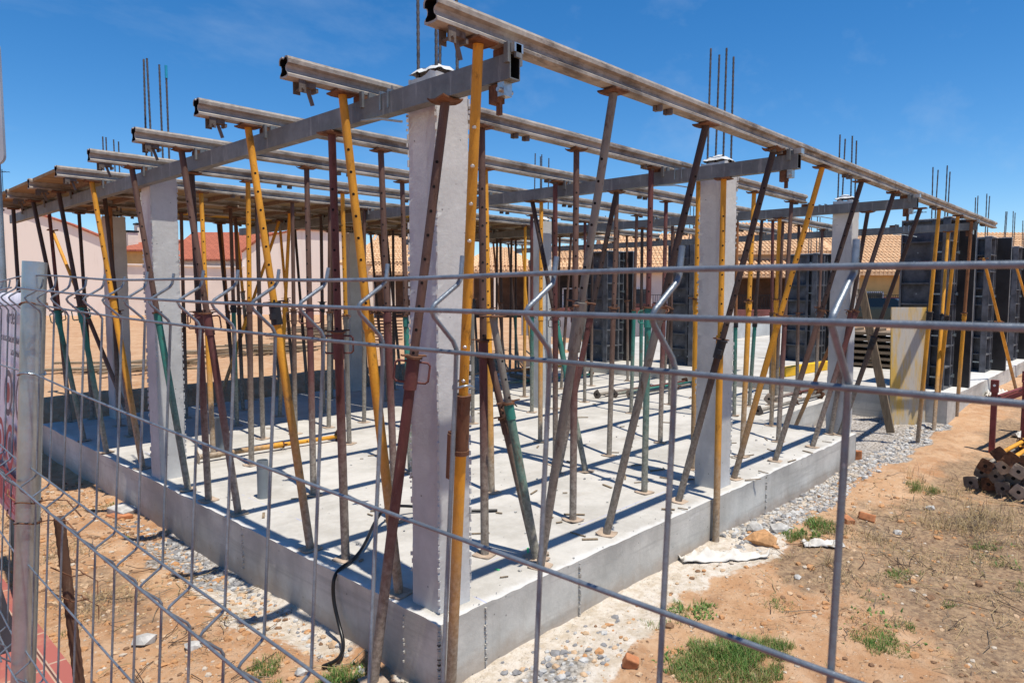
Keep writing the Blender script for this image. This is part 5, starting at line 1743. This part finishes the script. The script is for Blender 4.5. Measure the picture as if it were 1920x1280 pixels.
POST = (-1.640, -.585)
t = fence_panel(POST, (0, -1), 31, 'near galvanised wire mesh fence panel across the whole foreground', wob=.001, first=.0515)
q = MB()
q.tube([(fx(1.603) - POST[0], 0, 1.603 - GZ), (fx(-.33) - POST[0], 0, .0)], .0232, 24, 0, True)
q.build('post', ['post_zinc'], t)
for z, mt, rr in ((1.512, 'rust', .0016), (1.36, 'post_zinc', .002), (1.08, 'rust', .0016), (1.035, 'rust', .0016)):
    q = MB()
    c0 = Vector((fx(z) - POST[0], 0, z - GZ)); pts = []
    for k in range(17):
        a = k / 16 * 2 * math.pi
        pts.append(c0 + Vector((math.cos(a) * .0255, math.sin(a) * .0255, .004 * math.sin(a * 2))))
    q.tube(pts, rr, 6)
    if mt == 'rust' and z < 1.2:
        q.tube([c0 + Vector((.01, -.024, 0)), c0 + Vector((.03, -.04, .005)), c0 + Vector((.06, -.055, .0)), c0 + Vector((.075, -.10, -.03))], rr, 6)
        q.tube([c0 + Vector((-.02, .02, 0)), c0 + Vector((-.03, .04, .012)), c0 + Vector((-.025, .055, .02))], rr, 6)
    q.build('tie_wire', [mt], t)
ang = math.radians(2.5)
d2 = (math.sin(-ang) * -1.0, math.cos(ang))
t2 = fence_panel((POST[0] - .006, POST[1] + .03), (math.sin(ang * 1.0), math.cos(ang)), 24, 'galvanised fence panel carrying the safety banner, left of the post', first=.05)

# rusty stake
t = empty('rebar_stake', (-1.585, -.570, GZ), 'rusty ribbed rebar stake wired beside the grey fence post', 'rebar stake')
q = MB()
rebar_rod(q, (0.045, -.057, -.05), (-.023, .025, 1.355), .0110, 10, .012, 1.12)
q.build('rod', ['rust_dark'], t)
for z in (1.22, 1.16):
    q = MB(); q.tube([(-.05, .0, z + .03), (-.012, -.012, z), (.014, -.004, z - .005), (.012, .012, z), (-.03, .03, z + .02)], .0015, 6)
    q.tube([(.012, -.01, z), (.035, -.03, z - .02), (.03, -.045, z - .045)], .0015, 6)
    q.build('tie_wire', ['rust'], t)

# banner on the left panel
bd = Vector((math.sin(ang), math.cos(ang), 0)); bo = Vector((POST[0] + .022, POST[1] + .055, 0))
t = empty('banner', (bo.x, bo.y, 0), 'pale site safety banner with grey lettering and red foot, tied to the left fence panel', 'banner')
zT, zB_, BL = 1.535, .965, 1.5
n, m_ = 60, 16
P = np.zeros((n, m_, 3))
for i in range(n):
    for j in range(m_):
        s = BL * i / (n - 1); f = j / (m_ - 1); z = zT + (zB_ - zT) * f
        p = bd * s
        wv = .004 * math.sin(s * 62 + f * 2) * (1 - f * .6) + .003 * math.sin(s * 23 - f * 5)
        P[i, j] = (p.x + fx(z) - fx(1.55) + wv + .004, p.y, z)
mb = MB(); mb.grid(P, 0, True)
vin = mb.build('vinyl', ['banner_vinyl'], t)
s_ = vin.modifiers.new('thickness', 'SOLIDIFY'); s_.thickness = .001


def on_banner(name, pts_fn, mat): pass


def banner_text(txt, s_right, z, size, mat='banner_ink', xs=1.0):
    cu = bpy.data.curves.new('lettering', 'FONT')
    cu.body = txt; cu.size = size; cu.align_x = 'RIGHT'; cu.extrude = .0004
    o = bpy.data.objects.new('lettering', cu); COL.objects.link(o)
    dg = bpy.context.evaluated_depsgraph_get(); dg.update()
    me_ = bpy.data.meshes.new_from_object(o.evaluated_get(dg))
    bpy.data.objects.remove(o)
    me_.name = 'lettering'; me_.materials.clear(); me_.materials.append(MAT[mat])
    ob = link('lettering', me_, vin)
    # text runs towards the post (-bd), faces the street (-x)
    X = -bd; Z = Vector((.065, 0, 1)).normalized(); Y = Z
    Nn = X.cross(Y).normalized()
    R_ = Matrix((X * xs, Y, Nn)).transposed().to_4x4()
    p = bd * s_right
    R_.translation = Vector((p.x + fx(z) - fx(1.55) - .0065, p.y, z))
    ob.matrix_local = R_
    return ob


banner_text('orden', .245, 1.455, .060)
banner_text('ES OBLIGATORIO RESPETAR Y SEGUIR TODAS', .035, 1.408, .021)
banner_text('LAS NORMAS DE SEGURIDAD', .04, 1.376, .021)


def banner_disc(s, z, rx, mat, ring=.78, core='banner_vinyl', inner=None):
    q = MB(); n_ = 36
    def pt(a, k, d_): 
        ss = s + math.cos(a) * rx * k; zz = z + math.sin(a) * rx * k
        p = bd * ss
        return (p.x + fx(zz) - fx(1.55) - .007 - d_, p.y, zz)
    a_ = [2 * math.pi * i / n_ for i in range(n_)]
    q.add([pt(a, 1, 0) for a in a_] + [pt(a, ring, 0) for a in a_], [(i, (i + 1) % n_, n_ + (i + 1) % n_, n_ + i) for i in range(n_)], 0)
    if inner:
        q.add([pt(a, .45, .0004) for a in a_], [tuple(range(n_))], 1)
    q.build('pictogram', [mat, inner or mat], vin)


banner_disc(.17, 1.275, .060, 'banner_ink', .72, inner='banner_pink')
banner_disc(.335, 1.275, .060, 'banner_ink', .72, inner='banner_red')
banner_disc(.02, 1.275, .055, 'banner_ink', .75)
banner_disc(.29, 1.14, .058, 'banner_red', .7, inner='banner_ink')
banner_disc(.44, 1.14, .058, 'banner_red', .7, inner='banner_red')


def banner_rect(s0, s1, z0, z1, mat, d_=.007):
    q = MB(); v = []
    for (s, z) in ((s0, z0), (s1, z0), (s1, z1), (s0, z1)):
        p = bd * s; v.append((p.x + fx(z) - fx(1.55) - d_, p.y, z))
    q.add(v, [(0, 1, 2, 3)]); q.build('printed_patch', [mat], vin)


banner_rect(.02, .055, 1.11, 1.185, 'banner_yellow')
banner_rect(.0, BL, .985, 1.075, 'banner_red')
banner_rect(.0, BL, .968, .985, 'banner_pink')
banner_text('PROHIBIDO EL PASO', .012, 1.030, .042, 'banner_pink')
banner_text('A TODA PERSONA AJENA', .012, .992, .030, 'banner_pink')

# grey barrier block on the footway behind the banner
t = empty('traffic_barrier', (-1.51, 1.93, GZ - .02), 'dark grey plastic barrier block standing behind the banner', 'barrier')
q = MB(); q.prism([(-.28, 0), (.28, 0), (.22, .25), (.12, .78), (-.12, .78), (-.22, .25)], 'y', 0, 1.3)
q.build('body', ['barrier_grey'], t)
q = MB()
for i in range(7): q.box((-.177, .1 + i * .17, .50), (.004, .11, .07))
for i in range(2): q.box((-.075 + i * .15, -.002, .52), (.10, .004, .07))
q.build('reflector_band', ['white_paint'], t)

# road sign seen from behind at the left margin
t = empty('road_sign', (-1.13, 2.55, GZ - .05), 'grey back of a rounded road sign on a pole at the left margin', 'road sign')
q = MB(); q.cyl((0, 0, 0), (0, 0, 3.25), .024, 16); q.build('pole', ['post_zinc'], t)
sd = Vector((0.35, -.94, 0)).normalized(); sdir = Vector((-sd.y, sd.x, 0))
def rrect(w, h, r, n_=6):
    pts = []
    for (cx, cy, a0) in ((w - r, h - r, 0), (-w + r, h - r, 90), (-w + r, -h + r, 180), (w - r, -h + r, 270)):
        for k in range(n_ + 1):
            a = math.radians(a0 + 90 * k / n_); pts.append((cx + r * math.cos(a), cy + r * math.sin(a)))
    return pts
q = MB()
poly = rrect(.28, .345, .05)
cS = Vector((-.166, .064, 2.985))
u_ = Vector((-.77, .64, 0)).normalized(); w_ = u_.cross(Vector((0, 0, 1)))
for (th, mi) in ((.0, 0),):
    v = [cS + u_ * p[0] * .9 + Vector((0, 0, p[1])) + w_ * .012 for p in poly] + [cS + u_ * p[0] * .9 + Vector((0, 0, p[1])) - w_ * .012 for p in poly]
    k = len(poly)
    q.add(v, [tuple(range(k)), tuple(range(2 * k - 1, k - 1, -1))] + [(i, k + i, k + (i + 1) % k, (i + 1) % k) for i in range(k)])
q.build('plate', ['sign_grey'], t)

# ------------------------------------------------------------------ HOUSES AND WALLS BEYOND
CG = Vector((CAM_POS.x, CAM_POS.y, 0))
RH = Vector((RIGHT.x, RIGHT.y, 0)).normalized()
FH = Vector((FWD.x, FWD.y, 0)).normalized()
RZ = math.atan2(RH.y, RH.x)


def place(u, v): return CG + RH * u + FH * v


def win(q_parent, x, y, z, w, h, frame='white_paint', bars=True):
    f = MB()
    for dx in (-w / 2, w / 2): f.box((x + dx, y - .03, z), (.08, .08, h + .08))
    for dz in (-h / 2, h / 2): f.box((x, y - .03, z + dz), (w + .08, .08, .08))
    o = f.build('window', [frame], q_parent)
    g = MB(); g.box((x, y - .012, z), (w - .06, .02, h - .06)); g.build('pane', ['window_glass'], o)
    if bars:
        g = MB()
        for i in range(int(w / .11)):
            g.box((x - w / 2 + .06 + i * .11, y - .095, z), (.016, .016, h + .05))
        for dz in (-h * .3, h * .3): g.box((x, y - .095, z + dz), (w, .018, .016))
        g.build('grille', ['iron_black'], o)


def hip_roof(mb, x0, x1, y0, y1, z0, z1, hip=3.0, th=.14, gable=False):
    yc = (y0 + y1) / 2; h = 0 if gable else hip
    A = [(x0, y0, z0), (x1, y0, z0), (x1, y1, z0), (x0, y1, z0), (x0 + h, yc, z1), (x1 - h, yc, z1)]
    # faces given their own tile-aligned coordinates by unfolding is not needed at this distance
    mb.add(A, [(0, 1, 5, 4), (1, 2, 5), (2, 3, 4, 5), (3, 0, 4)], 0)
    mb.add([(x0, y0, z0 - th), (x1, y0, z0 - th), (x1, y1, z0 - th), (x0, y1, z0 - th)] + A[:4], [(3, 2, 1, 0), (0, 1, 5, 4), (1, 2, 6, 5), (2, 3, 7, 6), (3, 0, 4, 7)], 0)


def tile_rows(mb, x0, x1, ya, za, yb, zb, pitch=.24, amp=.04):
    """rolls of curved roof tiles running up a slope, as real half-round ridges with stepped courses"""
    n = int((x1 - x0) / pitch)
    L = math.hypot(yb - ya, zb - za); m_ = max(2, int(L / .42))
    for i in range(n):
        xc = x0 + (i + .5) * pitch
        for j in range(m_):
            f0, f1 = j / m_, (j + 1) / m_
            def pt(f, lift): return Vector((0, ya + (yb - ya) * f, za + (zb - za) * f + lift))
            a, b_ = pt(f0, .035), pt(f1, .0)
            hw = pitch * .40
            v = []
            for (p, w) in ((a, hw), (b_, hw * .82)):
                for k in range(4):
                    t_ = math.pi * k / 3
                    v.append((xc - math.cos(t_) * w, p.y, p.z + math.sin(t_) * amp * 1.6))
            mb.add(v, [(k, k + 1, 5 + k, 4 + k) for k in range(3)] + [(3, 2, 1, 0)], 0, False)


def house(u0, u1, v, eave, ridge, depth, label, wall='cream_wall', roof='roof_orange', porch=None, base=None, wins=(), gable=False, hip=3.0, z0=-.3, rolls=True):
    t = empty('house', tuple(place(u0, v)) if False else (place(u0, v).x, place(u0, v).y, z0), label, 'house', 'houses beyond the dirt field', RZ)
    w = u1 - u0; e = eave - z0; r_ = ridge - z0
    q = MB(); q.box((w / 2, depth / 2, e / 2), (w, depth, e)); q.build('wall', [wall], t)
    q = MB(); hip_roof(q, -.35, w + .35, -.40, depth + .4, e, r_, hip, gable=gable)
    if rolls:
        h = 0 if gable else hip
        tile_rows(q, 0 + h * .5, w - h * .5, -.40, e + .01, depth / 2, r_ + .01)
    q.build('roof', [roof], t)
    if base:
        q = MB(); q.box((w / 2, -.02, .55), (w + .04, .06, 1.1)); q.build('plinth', [base], t)
    for (x, z, ww, hh) in wins: win(t, x, 0, z - z0, ww, hh)
    if porch:
        (px0, px1, pd, pe, pr, posts, dk) = porch
        q = MB()
        pe_, pr_ = pe - z0, pr - z0
        q.add([(px0, -pd, pe_), (px1, -pd, pe_), (px1, 0, pr_), (px0, 0, pr_), (px0, -pd, pe_ - .12), (px1, -pd, pe_ - .12), (px1, 0, pr_ - .2), (px0, 0, pr_ - .2)], [(0, 1, 2, 3), (7, 6, 5, 4), (4, 5, 1, 0), (0, 3, 7, 4), (5, 6, 2, 1)], 0)
        if rolls: tile_rows(q, px0, px1, -pd, pe_ + .01, 0, pr_ + .01)
        q.build('porch_roof', [roof], t)
        for i in range(posts):
            xx = px0 + .15 + (px1 - px0 - .3) * i / max(1, posts - 1)
            q = MB(); q.box((xx, -pd + .2, pe_ / 2), (.28, .28, pe_)); q.build('porch_pillar', [wall], t)
        if dk:
            q = MB(); q.box(((px0 + px1) / 2, -.03, (pe_ - .1) / 2), (px1 - px0 - .1, .05, pe_ - .2)); q.build('porch_wall', [dk], t)
    return t


K = 1 / 1296.16
def U(px, v): return (px - 960) * K * v
def Zp(py, v): return 1.54 + (546 - py) * K * v


v = 38
house(U(1612, v), U(2250, v), v + 1.5, Zp(512, v + 1.5), Zp(438, v + 7) , 11, 'ochre house with a broad orange tile roof at the right margin', 'ochre_wall', 'roof_orange', wins=((1.5, .9, 1.0, 1.2), (4.4, .7, .9, 1.5)), porch=(3.2, 4.9, 1.6, 2.0, 2.9, 2, None), hip=.4, gable=True)
house(U(1385, v), U(1600, v), v + 3, Zp(474, v + 3), Zp(420, v + 8), 10, 'house with two orange tile roofs one above the other, left of the far corner column', 'beige_wall', 'roof_orange', porch=(-.3, 6.8, 2.6, Zp(516, v), Zp(489, v + 3), 3, 'brown_wall'), gable=True, hip=.3)
v2 = 42
house(U(1150, v2), U(1375, v2), v2, Zp(508, v2), Zp(440, v2 + 5), 10, 'house with a tall orange roof and white porch behind the ladder of ribs', 'pink_wall', 'roof_orange', base='maroon_wall', wins=((1.4, 1.0, 1.7, 1.4), (5.2, 1.0, 1.2, 1.4)), gable=True, hip=.3)
house(U(1010, v2), U(1140, v2), v2 + .5, Zp(486, v2), Zp(462, v2 + 4), 8, 'house with a dark porch and barred white window right of the middle column', 'pink_wall', 'roof_orange', wins=((2.0, .75, 1.0, 1.9),), porch=(-.1, 4.2, 1.5, Zp(505, v2), Zp(486, v2), 2, 'porch_shade'), gable=True, hip=.3)
v3 = 46
house(U(868, v3), U(1000, v3), v3, Zp(500, v3), Zp(466, v3 + 5), 9, 'low house with brown porch just left of the middle column', 'pink_wall', 'roof_orange', porch=(-.1, 4.6, 2.0, Zp(508, v3 - 2), Zp(500, v3), 3, 'brown_wall'), hip=2.0)
house(U(640, v3), U(790, v3), v3 + 1, Zp(492, v3), Zp(440, v3 + 6), 10, 'house with orange roof left of the corner column', 'cream_wall', 'roof_orange', porch=(2.0, 5.2, 2.0, Zp(512, v3 - 1), Zp(494, v3), 3, 'brown_wall'), hip=2.2)
v4 = 58
house(U(318, v4), U(500, v4), v4, Zp(487, v4), Zp(438, v4 + 6), 11, 'house with a red tile roof above the boundary wall', 'cream_wall', 'roof_red', hip=.4, gable=True, base=None, rolls=False)
house(U(238, v4 + 6), U(300, v4 + 6), v4 + 6, Zp(470, v4 + 6), Zp(448, v4 + 8), 8, 'small yellow building with chimneys between the left columns', 'ochre_wall', 'roof_red', hip=.4, gable=True, rolls=False)
t = empty('chimney', (place(U(252, 66), 66).x, place(U(252, 66), 66).y, Zp(470, 66)), 'pale chimney stack with dark caps between the left columns', 'chimney')
q = MB(); q.box((0, 0, .8), (.9, .9, 1.6)); q.box((1.0, .6, 1.2), (.8, .8, 2.4)); q.build('stack', ['cream_wall'], t)
q = MB(); q.box((0, 0, 1.72), (1.05, 1.05, .16)); q.box((1.0, .6, 2.52), (.95, .95, .16)); q.build('cap', ['iron_black'], t)


def gable_wall(pts, v, label, mat='cream_wall', th=.35, coping='roof_red'):
    """party wall outline given as (u, z)"""
    t = empty('party_wall', (place(0, v).x, place(0, v).y, 0), label, 'wall', None, RZ)
    q = MB(); n_ = len(pts)
    V = [(p[0], 0, p[1]) for p in pts] + [(p[0], th, p[1]) for p in pts]
    q.add(V, [tuple(range(n_)), tuple(range(2 * n_ - 1, n_ - 1, -1))] + [(i, n_ + i, n_ + (i + 1) % n_, (i + 1) % n_) for i in range(n_)])
    q.build('wall', [mat], t)
    q = MB()
    for a, b_ in zip(pts[1:-1], pts[2:]):
        if abs(b_[0] - a[0]) < .3: continue
        q.bar((a[0], th / 2, a[1] + .06), (b_[0], th / 2, b_[1] + .06), th + .3, .12, 0)
    q.build('coping', [coping], t)
    return t


vw = 52
def pw_(px, py): return (U(px, vw), Zp(py, vw))
stain_wall = N('stained_wall', .92, 0, .2)
_f = stain_wall.ramp(stain_wall.noise(1.0, 6, .7, stain_wall.mapped((1.3, 1.3, .18))), .52, .72)
stain_wall.base(stain_wall.mix(stain_wall.math('MULTIPLY', _f, .35), (0.88, 0.76, 0.66), (0.60, 0.44, 0.31)))
MAT['stained_wall'] = stain_wall.m
gable_wall([pw_(208, 600), pw_(208, 452), pw_(140, 424), pw_(20, 385), pw_(-260, 330), pw_(-260, 600)], vw, 'big blank cream gable wall at the left edge', 'stained_wall')
gable_wall([pw_(652, 600), pw_(652, 436), pw_(560, 432), pw_(490, 446), pw_(452, 474), pw_(452, 600)], vw + .5, 'blank cream gable wall with sloping top behind the left props', 'stained_wall')
gable_wall([pw_(790, 600), pw_(790, 523), pw_(650, 523), pw_(650, 600)], vw + .3, 'low cream boundary wall left of the corner column', 'pink_wall', coping='pink_wall')
gable_wall([pw_(456, 600), pw_(456, 503), pw_(205, 497), pw_(205, 600)], vw + .2, 'long cream boundary wall between the two gable walls', 'pink_wall', coping='pink_wall')
t = empty('brown_shed', (place(U(340, 54), 54).x, place(U(340, 54), 54).y, 0), 'brown boarded shed top showing over the boundary wall', 'shed', None, RZ)
q = MB(); q.box((2.0, 1, 1.6), (4.2, 2, 3.2)); q.build('wall', ['maroon_wall'], t)
q = MB(); q.box((2.0, 1, 3.3), (4.5, 2.3, .2)); q.build('roof', ['white_paint'], t)

# garden railings in front of the houses
for (pa, pb, vv, lab, mat) in ((1330, 1620, 37.0, 'brick and iron garden fence before the two roofed house', 'maroon_wall'), (1010, 1320, 40.5, 'dark garden fence before the white porch house', 'maroon_wall'), (1615, 2100, 39.0, 'iron railing before the ochre house', 'beige_wall')):
    u0, u1 = U(pa, vv), U(pb, vv)
    t = empty('garden_fence', (place(u0, vv).x, place(u0, vv).y, -.15), lab, 'fence', 'garden fences along the street', RZ)
    q = MB(); q.box(((u1 - u0) / 2, 0, .35), (u1 - u0, .18, .75)); q.build('low_wall', [mat], t)
    q = MB()
    for i in range(int((u1 - u0) / .13)):
        q.box((i * .13 + .06, 0, 1.1), (.018, .018, .8))
    for z in (.8, 1.48): q.box(((u1 - u0) / 2, 0, z), (u1 - u0, .03, .03))
    q.build('railing', ['iron_black'], t)
# far pavement with red tint
b = MB(); c_ = place(18, 35.8)
b.box((0, 0, 0), (34, 1.6, .14), 0, Matrix.Rotation(RZ, 3, 'Z'))
o = b.build('far_pavement', ['paving_red']); o.location = (c_.x, c_.y, -.13); tag(o, kind='structure')


# cars parked on the far street
def car(u, v, heading, paint, label):
    p = place(u, v)
    t = empty('parked_car', (p.x, p.y, -.20), label, 'car', 'cars parked on the far street', RZ + heading)
    L, Wd = 4.2, 1.72
    side = [(-2.1, .28), (2.1, .28), (2.12, .62), (2.0, .82), (1.1, .92), (.55, 1.36), (-1.1, 1.40), (-1.75, .98), (-2.08, .92), (-2.13, .6)]
    q = MB()
    n_ = len(side)
    def ring(y, k): return [(x_, y, z_ if z_ < .95 else .95 + (z_ - .95) * k) for (x_, z_) in side]
    secs = [(-Wd / 2, 1.0), (-Wd / 2 + .10, 1.0), (Wd / 2 - .10, 1.0), (Wd / 2, 1.0)]
    V = []
    for i, (y, k) in enumerate(secs):
        inset = .10 if i in (0, 3) else 0
        for (x_, z_) in side:
            yy = y * (1 if z_ < 1.0 else .84)
            V.append((x_ * (1 - inset * .15), yy, z_ + (0.02 if z_ < .3 else 0) - (inset * .12 if z_ > .85 else 0)))
    F = []
    for i in range(3):
        for k in range(n_):
            F.append((i * n_ + k, i * n_ + (k + 1) % n_, (i + 1) * n_ + (k + 1) % n_, (i + 1) * n_ + k))
    F += [tuple(range(n_)), tuple(range(4 * n_ - 1, 3 * n_ - 1, -1))]
    q.add(V, F, 0, False)
    o = q.build('body', [paint], t)
    bv = o.modifiers.new('bevel', 'BEVEL'); bv.width = .05; bv.segments = 2
    for (xa, za, xb_, zb_, nm) in ((-1.15, 1.36, -1.72, 1.0, 'rear_window'), (.58, 1.32, 1.05, .97, 'windscreen')):
        q = MB(); s_ = .012 * (1 if xb_ > 0 else -1)
        q.add([(xa + s_, -.60, za + .012), (xa + s_, .60, za + .012), (xb_ + s_, .70, zb_ + .014), (xb_ + s_, -.70, zb_ + .014)], [(0, 1, 2, 3), (3, 2, 1, 0)][:1])
        q.build(nm, ['window_glass'], t)
    for sy in (-1, 1):
        q = MB(); y = sy * (Wd / 2 * .84 + .012)
        q.add([(-1.4, y * 1.06, 1.0), (.85, y * 1.06, 1.0), (.5, y, 1.30), (-1.05, y, 1.33)], [(0, 1, 2, 3)]); q.build('side_window', ['window_glass'], t)
        q = MB(); q.box((-2.09, sy * .68, .78), (.06, .26, .16)); q.build('tail_light', ['tail_light'], t)
        q = MB(); q.box((2.06, sy * .62, .70), (.06, .30, .14)); q.build('headlight', ['white_paint'], t)
        for x_ in (-1.3, 1.3):
            q = MB(); q.cyl((x_, sy * .70, .31), (x_, sy * .885, .31), .31, 20); o = q.build('wheel', ['tyre_black'], t)
            q = MB(); q.cyl((x_, sy * .885, .31), (x_, sy * .892, .31), .19, 14); q.build('rim', ['post_zinc'], o)
    return t


car(U(1652, 34.5), 34.5, math.radians(118), 'car_paint', 'dark car with a red tail light parked before the ochre house')
car(U(1705, 36.3), 36.0, math.radians(10), 'car_paint_red', 'dark red car parked behind the plywood sheet')

# roof aerials
for (px, py, vv, lab) in ((18, 322, 56, 'thin roof aerial at the left margin over the gable wall'), (1712, 395, 46, 'thin roof aerial over the orange roof beside the black mould')):
    p = place(U(px, vv), vv)
    t = empty('roof_aerial', (p.x, p.y, Zp(py + 70, vv)), lab, 'aerial', None, RZ)
    h = 70 * K * vv
    q = MB(); q.cyl((0, 0, 0), (0, 0, h), .025, 6); q.build('mast', ['iron_black'], t)
    q = MB()
    for i in range(5): q.box((-.5 + i * .22, 0, h * .93), (.02, .7, .02))
    q.bar((-.7, 0, h * .93), (.6, 0, h * .93), .025, .025); q.build('antenna', ['iron_black'], t)

# loose crumbs of setting: two steel rods lying over the second and third bays
for i, (y, x0, x1) in enumerate(((4.0, 6.0, 8.9), (4.2, 6.0, 8.8))):
    b = MB(); b.cyl((x0, y, 2.60), (x1, y, 2.60), .012, 8)
    tag(b.build('steel_rod', ['rod_rebar']), 'dark steel rod lying over the crossbeams, %s' % ('nearer of two' if i == 0 else 'farther of two'), 'steel rod')
